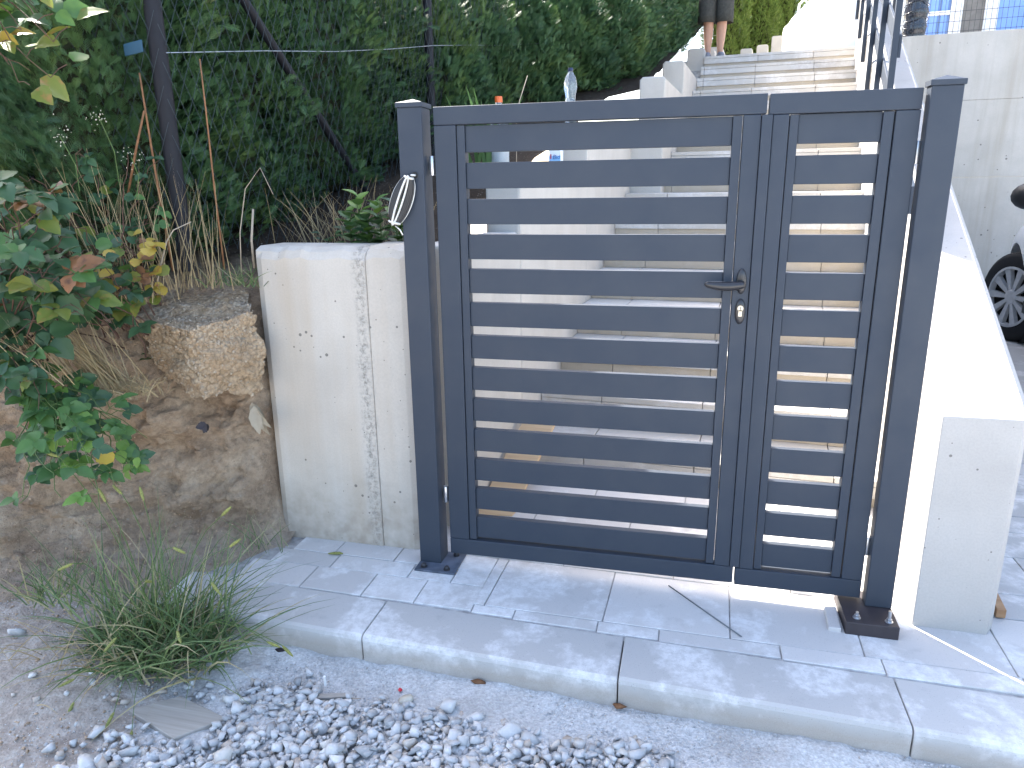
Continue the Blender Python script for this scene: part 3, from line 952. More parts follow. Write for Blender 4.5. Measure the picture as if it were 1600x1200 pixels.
# cut paving offcut beside the right post base, rod on the paving, bead of mortar
m = MB(); m.hexa([(1.530, -0.132, .048), (1.566, -0.136, .048), (1.572, -0.01, .048), (1.536, -0.01, .048), (1.530, -0.132, .064), (1.566, -0.136, .067), (1.572, -0.01, .067), (1.536, -0.01, .064)])
o = bevel(m.build("paver_offcut", M['paver'], loc=(1.55, -0.07, 0.05)), 0.002, 1); tag(o, "narrow pale paver offcut lying beside the steel block of the right post", "paver offcut")
m = MB(); m.tube([(1.040, 0.012, zp(1.04) + 0.0032), (1.150, -0.108, zp(1.15) + 0.0030), (1.266, -0.234, zp(1.266) + 0.0032)], 0.0022, 6)
o = m.build("metal_rod", simple("dull_rod", (0.13, 0.14, 0.15), 0.6), loc=(1.15, -0.11, zp(1.15)), smooth=True); tag(o, "thin grey rod lying diagonally on the paving below the gate", "rod")

# ------------------------------------------------------------------ cable coil on the left post
cc = empty("cable_coil", (0.170, -0.06, 1.28), label="coil of black and white cable hanging from the left gate post", cat="cable coil")
top, bot = Vector((0.190, -0.046, 1.432)), Vector((0.134, -0.058, 1.284))
ax = (bot - top)
side = Vector((0.95, 0.1, -0.3)).normalized()
def loop(off, half, seed):
    rnd = random.Random(seed)
    ph = rnd.uniform(-.1, .1)
    pts = []
    for k in range(26):
        a = 2 * math.pi * k / 26
        c = top + ax * (0.5 - 0.5 * math.cos(a) * (1 + rnd.uniform(-.006, .006)))
        pts.append(c + side * (half * math.sin(a)) + Vector((0, off + 0.004 * math.sin(a + ph), 0)))
    return pts
for k, (h, off) in enumerate([(0.029, -0.006), (0.024, -0.010), (0.019, -0.012), (0.014, -0.013), (0.009, -0.012), (0.004, -0.012)]):
    m = MB(); m.tube(loop(off, h, k), 0.0043, 7, closed=True); m.build("black_loop", M['cable_black'], cc, smooth=True)
for k, (h, off) in enumerate([(0.032, -0.004), (0.0065, -0.018)]):
    m = MB(); m.tube(loop(off, h, k + 10), 0.0032, 7, closed=True); m.build("white_loop", M['cable_white'], cc, smooth=True)
m = MB(); m.tube([(0.203, -0.030, 1.434), (0.204, -0.050, 1.434), (0.197, -0.052, 1.434), (0.188, -0.05, 1.430)], 0.0035, 7); m.build("lead", M['cable_white'], cc, smooth=True)
m = MB()
for t, hw in ((0.955, 0.017), (0.035, 0.013)):
    c = top + ax * t
    m.tube([c + side * (hw * math.cos(a)) + Vector((0, -0.006 + 0.012 * math.sin(a), 0)) for a in np.linspace(0, 2 * math.pi, 16, endpoint=False)], 0.0042, 6, closed=True)
m.build("tie", M['cable_white'], cc, smooth=True)
m = MB(); m.tube([bot + Vector((0.004, -0.004, -0.004)), bot + Vector((0.018, 0, -0.018)), bot + Vector((0.026, 0, -0.034))], 0.0022, 6); m.build("tie_end", M['cable_white'], cc, smooth=True)

# ------------------------------------------------------------------ earth bank and garden soil (one sheet)
def bank_profile(x):
    """(y, z) polyline of the bank at x"""
    t = np.clip((-0.43 - x) / 1.2, 0, 1.5)
    yf = 0.03 - 0.42 * min(1, t * 1.25) ** 0.8 - 0.10 * t
    g = 0.06 + 0.06 * min(1, t * 1.5)
    yf += 0.075 * np.clip((x + 0.50) / 0.045, 0, 1)
    P = [(yf - 0.75, g - 0.13), (yf - 0.42, g - 0.055), (yf - 0.20, g - 0.005), (yf - 0.05, g + 0.035), (yf + 0.01, g + 0.12), (yf + 0.045, 0.33), (yf + 0.07, 0.52), (yf + 0.05, 0.63),
         (yf + 0.09, 0.78), (yf + 0.15, 0.93), (yf + 0.24, 1.02), (yf + 0.40, 1.09), (yf + 0.65, 1.135), (1.2, soilz(1.2)), (3, soilz(3)), (6, soilz(6)), (10, soilz(10)), (16, soilz(16))]
    return P
def build_bank():
    xs = np.concatenate([np.linspace(-6.0, -2.0, 22)[:-1], np.arange(-2.0, -0.395, 0.0125)])
    T = np.concatenate([np.linspace(0, 4, 70)[:-1], np.linspace(4, 11, 130)[:-1], np.linspace(11, 17, 70)])
    V = []
    for x in xs:
        P = np.array(bank_profile(x))
        y = np.interp(T, np.arange(len(P)), P[:, 0]); z = np.interp(T, np.arange(len(P)), P[:, 1])
        V.append(np.stack([np.full(len(T), x), y, z], 1))
    V = np.concatenate(V)
    nT, nX = len(T), len(xs)
    near = (np.clip((V[:, 2] - 0.05) / 0.10, 0, 1) * 0.9 + 0.1)
    n1 = fbm(V, 4.2, 4, 21); n2 = fbm(V, 15, 4, 33); n3 = np.abs(vnoise(V, 7, 44))
    steep = np.exp(-((V[:, 2] - 0.55) / 0.48) ** 2)
    dy = -(0.080 * n1 + 0.036 * n2 + 0.008 * fbm(V, 55, 2, 91)) * near * steep - 0.045 * (n3 > 0.28) * steep * np.clip((n3 - 0.28) * 4, 0, 1)
    # hollow to the left of the buried footing, nest hole low in the middle
    hol = np.exp(-(((V[:, 0] + 0.47) / 0.030) ** 2 + ((V[:, 2] - 0.565) / 0.017) ** 2))
    dy += 0.06 * hol
    V[:, 1] += dy * np.clip((-0.455 - V[:, 0]) / 0.10, 0, 1)
    V[:, 2] += (0.012 * n2 + 0.010 * fbm(V, 40, 2, 71)) * near
    idx = np.arange(nT * nX).reshape(nX, nT)
    F = np.stack([idx[:-1, :-1].ravel(), idx[1:, :-1].ravel(), idx[1:, 1:].ravel(), idx[:-1, 1:].ravel()], 1)
    global BANKV
    BANKV = V
    o = np_mesh("earth_bank", V, F, M['soil'], smooth=True)
    tag(o, "dry brown clay bank rising behind the gravel on the left", None, None, "structure")
    # garden strip behind the concrete wall
    ys = np.concatenate([np.arange(0.262, 1.6, 0.025), np.linspace(1.6, 16, 60)])
    us = np.linspace(0, 1, 30)
    V = []
    for y in ys:
        s = (y - OO[1]) / EV[1]
        xr = (Q(-0.172, s, 0)[0] if s < 3.8 else Q(0.048, s, 0)[0])
        for u in us:
            x = -0.55 + (xr + 0.55) * u
            V.append((x, y, soilz(y)))
    V = np.array(V)
    V[:, 2] += 0.016 * fbm(V, 6, 3, 5) + 0.010 * fbm(V, 25, 3, 6) + 0.02
    idx = np.arange(len(V)).reshape(len(ys), len(us))
    F = np.stack([idx[:-1, :-1].ravel(), idx[:-1, 1:].ravel(), idx[1:, 1:].ravel(), idx[1:, :-1].ravel()], 1)
    o = np_mesh("garden_soil", V, F, M['soil'], smooth=True)
    tag(o, "dark garden soil behind the concrete wall, in front of the hedge", None, None, "structure")
build_bank()

# ------------------------------------------------------------------ rocks
def rock(seed, sub=1, flat=0.75):
    """broken stone: convex hull of scattered points, flat facets and sharp arrises"""
    rnd = random.Random(seed)
    bm = bmesh.new()
    npt = 10 if sub == 1 else 22
    sc = (rnd.uniform(0.85, 1.3), rnd.uniform(0.65, 1.05), rnd.uniform(0.45, 0.8))
    for _ in range(npt):
        d = Vector((rnd.gauss(0, 1), rnd.gauss(0, 1), rnd.gauss(0, 1))).normalized() * rnd.uniform(0.82, 1.05)
        bm.verts.new((d.x * sc[0], d.y * sc[1], d.z * sc[2]))
    r_ = bmesh.ops.convex_hull(bm, input=bm.verts)
    bmesh.ops.delete(bm, geom=[v for v in bm.verts if not v.link_faces], context='VERTS')
    bmesh.ops.triangulate(bm, faces=bm.faces)
    bmesh.ops.recalc_face_normals(bm, faces=bm.faces)
    bm.verts.index_update()
    V = np.array([v.co[:] for v in bm.verts]); F = np.array([[v.index for v in f.verts] for f in bm.faces])
    bm.free()
    return V, F
ROCKS = [rock(i, 1) for i in range(24)]
ROCKS2 = [rock(i + 50, 2) for i in range(10)]
def rotm(rng):
    q = rng.normal(size=4); q /= np.linalg.norm(q)
    w_, x, y, z = q
    return np.array([[1 - 2 * (y * y + z * z), 2 * (x * y - z * w_), 2 * (x * z + y * w_)], [2 * (x * y + z * w_), 1 - 2 * (x * x + z * z), 2 * (y * z - x * w_)], [2 * (x * z - y * w_), 2 * (y * z + x * w_), 1 - 2 * (x * x + y * y)]])
def rotflat(rng):
    a = rng.uniform(0, 2 * math.pi); t = rng.normal(0, 0.35); b = rng.normal(0, 0.35)
    return np.array((Matrix.Rotation(a, 3, 'Z') @ Matrix.Rotation(t, 3, 'X') @ Matrix.Rotation(b, 3, 'Y')))
def rock_field(name, pts, sizes, lib, mat, flat=True, parent=None, label=None):
    Vs, Fs, c = [], [], 0
    for p, s in zip(pts, sizes):
        V, F = lib[RNG.integers(len(lib))]
        Rm = rotflat(RNG) if flat else rotm(RNG)
        Vs.append(V @ Rm.T * s + p); Fs.append(F + c); c += len(V)
    o = np_mesh(name, np.concatenate(Vs), np.concatenate(Fs), mat, parent)
    o["kind"] = "stuff"
    if label: o["label"] = label
    return o
def gz(x, y):
    z = -0.018 - 0.010 * (x - 0.2) - 0.03 * np.clip(-0.75 - y, 0, 0.6) + 0.10 * np.clip((-0.28 - x) / 0.75, 0, 1) * np.clip((y + 1.25) / 0.6, 0, 1)
    return z
N = 17000
px = RNG.uniform(-0.75, 1.35, N); py = RNG.uniform(-1.75, -0.52, N)
# stones thin out towards the kerb, the dirt on the left and the dust on the right
lim = -0.600 - 0.16 * np.clip(px - 0.50, 0, 2) - 0.30 * np.clip(-0.02 - px, 0, 0.35) + 0.05 * fbm(np.stack([px, py, px * 0], 1), 5, 3, 61)
dens = np.clip((lim - py) / 0.10, 0, 1) * np.clip((px + 0.36 + 0.12 * (py < -0.95)) / 0.26, 0.03, 1) * (1 - 0.97 * ((np.abs(px + 0.26) < 0.13) & (np.abs(py + 0.86) < 0.075)))
keep = RNG.uniform(size=N) < dens * 0.92
px, py = px[keep], py[keep]
sz = 0.0080 + 0.0240 * RNG.beta(1.0, 2.9, len(px))
pz = gz(px, py) + sz * 0.35 + RNG.uniform(0, 0.014, len(px)) * np.clip((lim[keep] - py) * 6, 0, 1)
rock_field("gravel", np.stack([px, py, pz], 1), sz, ROCKS, M['stone'], label="loose pale grey crushed gravel below the kerb")
N = 42000
px = RNG.uniform(-1.2, 2.3, N); py = RNG.uniform(-1.5, -0.515, N)
keep = (py < kerb_y(0)[0] - 0.026 * px - 0.004) & (RNG.uniform(size=N) < np.where(px < -0.35, 0.35, 0.9))
px, py = px[keep], py[keep]
sz = 0.0014 + 0.0058 * RNG.beta(1.0, 4.5, len(px))
rock_field("grit", np.stack([px, py, gz(px, py) + sz * 0.4], 1), sz, [rock(i + 90, 1) for i in range(8)], M['stone'], label="fine limestone grit scattered along the kerb")
for i, (x, y, s, lab, cat) in enumerate([
        (0.46, -0.645, 0.037, "large flat pale stone lying at the edge of the gravel below the kerb", "stone"),
        (0.33, -0.640, 0.026, "cream rounded stone beside the red scrap in the gravel", "stone"),
        (0.66, -0.700, 0.038, "angular pale stone tilted on the gravel below the middle kerb joint", "stone"),
        (0.13, -0.985, 0.040, "big cream stone among the gravel right of the board", "stone"),
        (0.02, -1.03, 0.046, "wide pale stone at the bottom edge below the weathered board", "stone"),
        (1.05, -0.80, 0.040, "long tan stone at the right end of the gravel", "stone"),
        (-0.93, -0.72, 0.028, "white stone on the brown dirt at the far left", "stone")]):
    V, F = ROCKS2[i]
    P = V @ rotflat(RNG).T * s + np.array([x, y, gz(x, y) + s * 0.30])
    m_ = M['stone'] if i not in (1, 3, 5) else simple("cream_stone", (0.50, 0.46, 0.38), 0.9, 0.2, var=0.2, bump=0.5)
    o = np_mesh("stone", P, F, m_, loc=(x, y, float(gz(x, y)))); tag(o, lab, cat)
# crumbs on the bank
N = 1500
px = RNG.uniform(-1.5, -0.33, N); py = RNG.uniform(-1.2, -0.05, N)
pts, szs = [], []
for x, y in zip(px, py):
    P = np.array(bank_profile(x)); 
    if y < P[4, 0]:
        z = max(np.interp(y, P[:, 0][:5], P[:, 1][:5]), gz(x, y)); pts.append((x, y, z + 0.003)); szs.append(0.003 + 0.010 * RNG.beta(1, 5))
BV = BANKV[(BANKV[:, 2] > 0.10) & (BANKV[:, 2] < 1.08) & (BANKV[:, 0] > -1.3) & (BANKV[:, 0] < -0.47) & (BANKV[:, 1] < 0.3)]
for b in BV[RNG.choice(len(BV), 2600)]:
    pts.append(tuple(b + RNG.normal(0, 0.002, 3))); szs.append(0.0022 + 0.0095 * RNG.beta(0.9, 6))
rock_field("soil_crumbs", np.array(pts), szs, ROCKS[:10], simple("dry_clay_crumb", (0.40, 0.29, 0.20), 0.95, 0.1, var=0.4, vscale=20), label="crumbs of dry clay and small stones on the bank")

# buried footing lump sticking out of the bank
def build_chunk():
    c = dict(fl=(-0.850, -0.165), fc=(-0.535, -0.245), fr=(-0.415, -0.030), bl=(-0.62, 0.22), br=(-0.40, 0.20))
    zt, zb = 0.985, 0.700
    N1 = 26
    V, F = [], []
    def face(p00, p10, p11, p01, nu, nv):
        i = len(V)
        p00, p10, p11, p01 = [np.array(p) for p in (p00, p10, p11, p01)]
        for b in range(nv + 1):
            for a in range(nu + 1):
                u, v = a / nu, b / nv
                V.append((p00 * (1 - u) + p10 * u) * (1 - v) + (p01 * (1 - u) + p11 * u) * v)
        for b in range(nv):
            for a in range(nu):
                q = i + b * (nu + 1) + a
                F.append((q, q + 1, q + nu + 2, q + nu + 1))
    fl, fc, fr, bl, br = c['fl'], c['fc'], c['fr'], c['bl'], c['br']
    top = [(*fl, zt - 0.005), (*fc, zt - 0.03), (*fr, zt + 0.01), (*br, zt + 0.05), (*bl, zt + 0.05)]
    low = lambda p, k, z: ((p[0] * (1 - k) + (-0.53) * k), (p[1] * (1 - k) + 0.06 * k), z)
    L = [low(fl, 0.20, 0.775), low(fc, 0.06, 0.705), low(fr, 0.0, 0.665), low(br, 0.1, 0.7), low(bl, 0.3, 0.75)]
    face(L[0], L[1], top[1], top[0], 40, 40)
    face(L[1], L[2], top[2], top[1], 40, 40)
    face(top[0], top[1], top[2], top[4], 40, 40)
    face(L[4], L[0], top[0], top[4], 10, 12)
    face(L[0], L[4], L[2], L[1], 24, 24)
    P = np.array(V)
    cen = np.array([-0.55, -0.02, 0.86])
    d = P - cen
    nrm = d / np.linalg.norm(d, axis=1)[:, None]
    # soften the lower edges
    low_k = np.clip((0.80 - P[:, 2]) / 0.16, 0, 1)
    P = P - nrm * (low_k ** 2)[:, None] * 0.03
    ex = np.clip((np.abs(P[:, 0] + 0.60) - 0.17) / 0.10, 0, 1)
    P = P - nrm * (ex ** 2)[:, None] * 0.02
    disp = 0.030 * fbm(P, 6, 3, 5) + 0.012 * fbm(P, 34, 3, 8) + 0.007 * fbm(P, 90, 2, 9)
    P = P + nrm * disp[:, None]
    me_name = "concrete_chunk"
    o = np_mesh(me_name, P, np.array(F), M['chunk'], loc=(-0.55, -0.05, 0.68), smooth=True)
    tag(o, "rough tan lump of old concrete footing jutting from the earth bank", "concrete lump")
    # aggregate standing out of its broken surface
    pts, szs = [], []
    sel = RNG.choice(len(P), 520)
    for i in sel:
        edge = abs(P[i, 2] - 0.965) < 0.035
        if edge or RNG.uniform() < 0.55:
            pts.append(P[i] + nrm[i] * 0.001); szs.append(0.004 + 0.007 * RNG.beta(1.2, 3))
    a = rock_field("aggregate", np.array(pts), szs, ROCKS, simple("aggregate_stone", (0.42, 0.34, 0.25), 0.9, 0.2, var=0.35, vscale=25), False, o)
build_chunk()

# ------------------------------------------------------------------ grass, straw, leaves
LEAFMESH = {}
def leaf_mesh(mat_key, kind='ovate'):
    key = (mat_key, kind)
    if key in LEAFMESH: return LEAFMESH[key]
    n = 9
    v, f = [], []
    for i in range(n):
        t = i / (n - 1)
        if kind == 'ovate':
            w_ = 0.36 * math.sin(math.pi * min(1, t ** 0.72)) ** 0.85 * (1 if t < 0.999 else 0)
        elif kind == 'round':
            w_ = 0.47 * math.sqrt(max(0, 1 - (2 * t - 1) ** 2))
        else:
            w_ = 0.20 * math.sin(math.pi * t ** 0.8)
        saw = 1.0 + (0.085 if i % 2 else -0.045)
        if i in (0, n - 1): w_ = 0.012 if i == 0 else 0.002
        droop = -0.22 * t * t
        fold = 0.30
        v += [(-w_ * saw, t, droop + w_ * fold), (-w_ * 0.5, t, droop + w_ * fold * 0.62), (0, t, droop), (w_ * 0.5, t, droop + w_ * fold * 0.62), (w_ * saw, t, droop + w_ * fold)]
    for i in range(n - 1):
        for k in range(4):
            a = i * 5 + k
            f.append((a, a + 1, a + 6, a + 5))
    me = bpy.data.meshes.new("leaf")
    me.from_pydata(v, [], f)
    me.polygons.foreach_set("use_smooth", np.ones(len(f), dtype=bool))
    me.materials.append(M[mat_key])
    LEAFMESH[key] = me
    return me
def add_leaf(parent, mat_key, pos, direction, normal, length, kind='ovate', wide=1.0, name="leaf"):
    me = leaf_mesh(mat_key, kind)
    o = bpy.data.objects.new(name, me)
    COL.objects.link(o)
    o.parent = parent
    y = Vector(direction).normalized()
    z = Vector(normal); z = (z - y * z.dot(y))
    if z.length < 1e-4: z = y.orthogonal()
    z.normalize()
    x = y.cross(z)
    mt = Matrix((x, y, z)).transposed().to_4x4()
    mt.translation = Vector(pos) - ORG[parent.name]
    o.matrix_local = mt @ Matrix.Diagonal((length * wide, length, length, 1))
    return o
def rv(a=1.0):
    return Vector((random.uniform(-a, a), random.uniform(-a, a), random.uniform(-a, a)))
CAMDIR = Vector((0.55, -0.75, 0.55))     # open side of the bushes: towards the road and the sky
def compound(parent, pos, direction, size, n, mats, wts, kind='ovate', up=None):
    d = Vector(direction).normalized()
    nrm = (Vector((0.25, -0.55, 0.75)) + rv(0.45)) if up is None else Vector(up) + rv(0.3)
    sd = d.cross(nrm).normalized()
    mk = random.choices(mats, wts)[0]
    angs = {1: [0], 3: [0, 72, -72], 5: [0, 55, -55, 110, -110]}[n]
    for a in angs:
        aa = R(a + random.uniform(-10, 10))
        dd = d * math.cos(aa) + sd * math.sin(aa) + rv(0.12)
        base = Vector(pos) + d * (size * 0.35 if a == 0 else (0.12 * size if abs(a) < 80 else 0))
        add_leaf(parent, mk if random.random() < 0.85 else random.choices(mats, wts)[0], base, dd, nrm + rv(0.25), size * (1.0 if a == 0 else random.uniform(0.72, 0.95)), kind, random.uniform(0.95, 1.25))

def arch(p0, p1, lift, n=10, wob=0.02):
    p0, p1 = Vector(p0), Vector(p1)
    out = []
    for i in range(n):
        t = i / (n - 1)
        p = p0.lerp(p1, t) + Vector((0, 0, lift * math.sin(math.pi * t))) + rv(wob) * (1 if 0 < i < n - 1 else 0)
        out.append(p)
    return out
def bramble(name, label, cat, base, canes, size, mats, wts, nl=(3, 5), every=2, kind='ovate', stem_mat='stem', maxleaf=280, stem_r=0.0028):
    root = empty(name, base, label=label, cat=cat)
    cnt = 0
    for (p0, p1, lift) in canes:
        path = arch(p0, p1, lift, 12, 0.012)
        m = MB(); m.tube(path, [stem_r * (1 - 0.06 * i) for i in range(12)], 5); m.build("stem", M[stem_mat], root, smooth=True)
        for i in range(2, 12, every):
            if cnt > maxleaf: break
            t = (path[min(i + 1, 11)] - path[i - 1]).normalized()
            sd = (t.cross(Vector((0, 0, 1))) * random.choice((-1, 1)) + Vector((0.2, -0.5, random.uniform(-0.3, 0.5)))).normalized()
            tip = path[i] + sd * size * random.uniform(0.4, 0.9)
            m = MB(); m.tube([path[i], (path[i] + tip) / 2 + Vector((0, 0, 0.005)), tip], 0.0011, 4); m.build("stalk", M[stem_mat], root)
            k = random.choice(nl)
            compound(root, tip, sd + Vector((0, -0.1, -0.25)), size * random.uniform(0.75, 1.15), k, mats, wts, kind)
            cnt += k
    return root

# big bramble at the upper left
canes = []
rnd = random.Random(5)
for i in range(34):
    a = rnd.uniform(0, 1)
    p0 = (-1.05 + rnd.uniform(-.25, .35), -0.20 + rnd.uniform(-.1, .15), 0.95 + rnd.uniform(-.1, .1))
    p1 = (-0.86 + rnd.uniform(-.38, .25), -0.52 + rnd.uniform(-.22, .28), 1.30 + rnd.uniform(-.32, .22))
    canes.append((p0, p1, rnd.uniform(0.03, 0.16)))
bramble("bramble_bush", "dense dark green bramble bush on top of the bank at the left edge", "bramble", (-1.0, -0.25, 0.95), canes, 0.058,
        ['leaf_dark', 'leaf_mid', 'leaf_olive', 'leaf_yellow', 'leaf_brown'], [0.62, 0.25, 0.07, 0.03, 0.03], maxleaf=295)
canes = []
for i in range(20):
    p0 = (-0.95 + rnd.uniform(-.12, .12), -0.48 + rnd.uniform(-.1, .1), 0.98 + rnd.uniform(-.1, .1))
    p1 = (-0.63 + rnd.uniform(-.14, .12), -0.66 + rnd.uniform(-.09, .14), 1.28 + rnd.uniform(-.26, .20))
    canes.append((p0, p1, rnd.uniform(0.02, 0.10)))
bramble("bramble_bush", "front bramble with the largest grey green leaves at the left edge", "bramble", (-0.95, -0.48, 0.95), canes, 0.072,
        ['leaf_dark', 'leaf_mid', 'leaf_olive', 'leaf_brown'], [0.74, 0.16, 0.07, 0.03], maxleaf=210)
canes = []
for i in range(9):
    p0 = (-0.98 + rnd.uniform(-.15, .15), -0.10, 1.05)
    p1 = (-0.76 + rnd.uniform(-.16, .20), -0.12 + rnd.uniform(-.12, .10), 1.45 + rnd.uniform(-.22, .12))
    canes.append((p0, p1, rnd.uniform(0.02, 0.10)))
bramble("bramble_bush", "smaller bluish bramble in front of the nearest fence post", "bramble", (-0.9, -0.1, 1.05), canes, 0.040,
        ['leaf_dark', 'leaf_mid', 'leaf_olive'], [0.75, 0.2, 0.05], maxleaf=150)
canes = []
for i in range(20):
    p0 = (-1.02 + rnd.uniform(-.15, .12), -0.45 + rnd.uniform(-.1, .1), 0.95 + rnd.uniform(-.12, .1))
    p1 = (-0.80 + rnd.uniform(-.16, .12), -0.62 + rnd.uniform(-.12, .16), 0.96 + rnd.uniform(-.16, .16))
    canes.append((p0, p1, rnd.uniform(0.02, 0.08)))
bramble("bramble_bush", "shaded dark bramble drooping between the big bush and the green creeper", "bramble", (-1.0, -0.45, 0.9), canes, 0.050,
        ['leaf_dark', 'leaf_mid', 'leaf_olive', 'leaf_brown'], [0.80, 0.12, 0.03, 0.05], maxleaf=220)
# yellowing hazel-like vine hanging in at the top left corner
canes = []
for i in range(13):
    p0 = (-0.98 + rnd.uniform(-.1, .1), -0.62 + rnd.uniform(-.1, .1), 2.05)
    p1 = (-0.52 + rnd.uniform(-.12, .07), -0.68 + rnd.uniform(-.06, .08), 1.77 + rnd.uniform(-.11, .10))
    canes.append((p0, p1, 0.05))
bramble("hanging_vine", "yellow green broad leaved vine hanging in the top left corner", "vine", (-1.0, -0.6, 1.0), canes + [((-1.05, -0.55, 1.0), (-1.0, -0.62, 2.05), 0.0)], 0.068,
        ['leaf_olive', 'leaf_mid', 'leaf_dark', 'leaf_yellow'], [0.55, 0.25, 0.12, 0.08], nl=(1, 3), every=1, maxleaf=150)
# orange and yellow leaves low in the bush
canes = []
for i in range(9):
    p0 = (-0.80 + rnd.uniform(-.12, .12), -0.18 + rnd.uniform(-.06, .06), 1.02)
    p1 = (-0.70 + rnd.uniform(-.16, .14), -0.34 + rnd.uniform(-.10, .10), 1.16 + rnd.uniform(-.06, .12))
    canes.append((p0, p1, 0.04))
bramble("wild_currant", "low shrub with orange and yellow autumn leaves under the bramble", "shrub", (-0.8, -0.2, 1.0), canes, 0.044,
        ['leaf_yellow', 'leaf_brown', 'leaf_olive', 'leaf_mid', 'leaf_dark'], [0.26, 0.20, 0.22, 0.18, 0.14], nl=(1, 1, 3), kind='round', every=2, maxleaf=80)
# fresh green creeper over the bank at mid left
canes = []
for i in range(26):
    p0 = (-0.98 + rnd.uniform(-.12, .10), -0.42 + rnd.uniform(-.08, .10), 0.72 + rnd.uniform(-.12, .14))
    p1 = (-0.64 + rnd.uniform(-.20, .17), -0.62 + rnd.uniform(-.18, .12), 0.69 + rnd.uniform(-.17, .09))
    canes.append((p0, p1, rnd.uniform(0.02, 0.09)))
bramble("dewberry_creeper", "fresh green three leaved creeper hanging over the middle of the bank", "creeper", (-0.95, -0.42, 0.7), canes, 0.048,
        ['leaf_mid', 'leaf_light', 'leaf_dark', 'leaf_yellow'], [0.62, 0.16, 0.21, 0.01], maxleaf=295, stem_mat='gstem')
yl = empty("fallen_leaf", (-0.545, -0.655, 0.665), label="single yellow leaf with a red spot on the creeper", cat="leaf")
add_leaf(yl, 'leaf_yellow', (-0.565, -0.655, 0.675), (1, -0.2, -0.25), (0.2, -0.7, 0.7), 0.052, 'round')
# leafy weed between wall and hedge
wd = empty("leafy_weed", (-0.06, 0.36, soilz(0.36)), label="bright green leafy weed behind the wall beside the left post", cat="weed")
for (bx, by, h) in [(-0.16, 0.33, 0.21), (-0.08, 0.31, 0.19), (-0.005, 0.31, 0.18), (-0.22, 0.36, 0.15), (0.045, 0.31, 0.14), (-0.12, 0.30, 0.13)]:
    z0 = soilz(by) + 0.01
    m = MB(); m.tube([(bx, by, z0), (bx + jit(.01), by - 0.01, z0 + h * .5), (bx + jit(.015), by - 0.02, z0 + h)], [.003, .0025, .0015], 5); m.build("stem", M['gstem'], wd)
    for k in range(13):
        t = 0.15 + 0.85 * k / 12
        a = k * 2.4 + bx * 40
        p = (bx, by - 0.02 * t, z0 + h * t)
        add_leaf(wd, random.choices(['leaf_mid', 'leaf_light', 'leaf_dark'], [0.5, 0.35 if t > .6 else .1, 0.3])[0], p, (math.cos(a), math.sin(a) - .2, 0.35 + 0.5 * t), (0, -0.2, 1), 0.052 + 0.030 * (1 - t) + random.uniform(0, .012), 'ovate', 1.0)
# small ground herbs on the bank top
herbs = [(-0.62, 0.02, "tuft of small herb leaves beside the foot of the nearest fence post"), (-0.80, -0.10, "small green herb on the bank top left of the concrete lump"), (-0.36, 0.45, "low broad leaved herb behind the left end of the wall")]
for (hx, hy, lab) in herbs:
    P = np.array(bank_profile(hx if hx < -0.43 else -0.45)); hz = np.interp(hy, P[:, 0], P[:, 1]) if hx < -.43 else soilz(hy) + .02
    h_ = empty("herb", (hx, hy, hz), label=lab, cat="herb")
    for k in range(22):
        a = k * 2.4
        r_ = random.uniform(0.01, 0.07)
        add_leaf(h_, random.choice(['leaf_mid', 'leaf_dark', 'leaf_mid']), (hx + r_ * math.cos(a), hy + r_ * math.sin(a) * .6, hz + random.uniform(0.005, 0.06)), (math.cos(a), math.sin(a), 0.4), (0, -0.3, 1), random.uniform(0.02, 0.038))

def blades(name, bases, lens, spread, width, mat, parent=None, loc=None, droop=1.0, lean=(0, 0, 0), seg=5):
    V, F = [], []
    for (b, L) in zip(bases, lens):
        a = random.uniform(0, 2 * math.pi)
        out = Vector((math.cos(a), math.sin(a), 0)) * random.uniform(0.2, 1.0) * spread + Vector(lean)
        dirv = (Vector((0, 0, 1)) + out).normalized()
        sd = dirv.cross(Vector((random.uniform(-1, 1), random.uniform(-1, 1), 0.2))).normalized()
        p = Vector(b)
        i0 = len(V)
        for k in range(seg + 1):
            t = k / seg
            w_ = width * (1 - t ** 1.6) * 0.5 + 0.0003
            V.append(p - sd * w_); V.append(p + sd * w_)
            dirv = (dirv + Vector((out.x, out.y, -0.9)) * (0.10 * droop * (0.3 + t)) * random.uniform(0.5, 1.5)).normalized()
            p = p + dirv * (L / seg)
        for k in range(seg):
            q = i0 + 2 * k
            F.append((q, q + 1, q + 3, q + 2))
    return np_mesh(name, np.array([tuple(v) for v in V]), F, mat, parent, loc)

# foxtail grass clump
gc = empty("grass_clump", (-0.44, -0.66, 0.02), label="big tousled clump of foxtail grass at the foot of the bank", cat="grass clump")
bs, ls = [], []
for i in range(620):
    a = random.uniform(0, 2 * math.pi); r_ = 0.17 * math.sqrt(random.random())
    bs.append((-0.47 + 1.45 * r_ * math.cos(a), -0.64 + 0.9 * r_ * math.sin(a), 0.015 + 0.02 * random.random())); ls.append(random.choice((random.uniform(0.08, 0.22), random.uniform(0.2, 0.46))))
o = blades("grass_blades", bs, ls, 1.45, 0.0056, M['blade'], gc, droop=1.6, lean=(0.12, -0.08, 0)); o["kind"] = "stuff"
bs = [(-0.46 + random.gauss(0, .08), -0.63 + random.gauss(0, .05), 0.02) for _ in range(110)]
o = blades("grass_blades", bs, [random.uniform(0.25, 0.50) for _ in bs], 0.55, 0.0042, M['blade'], gc, droop=0.5); o["kind"] = "stuff"
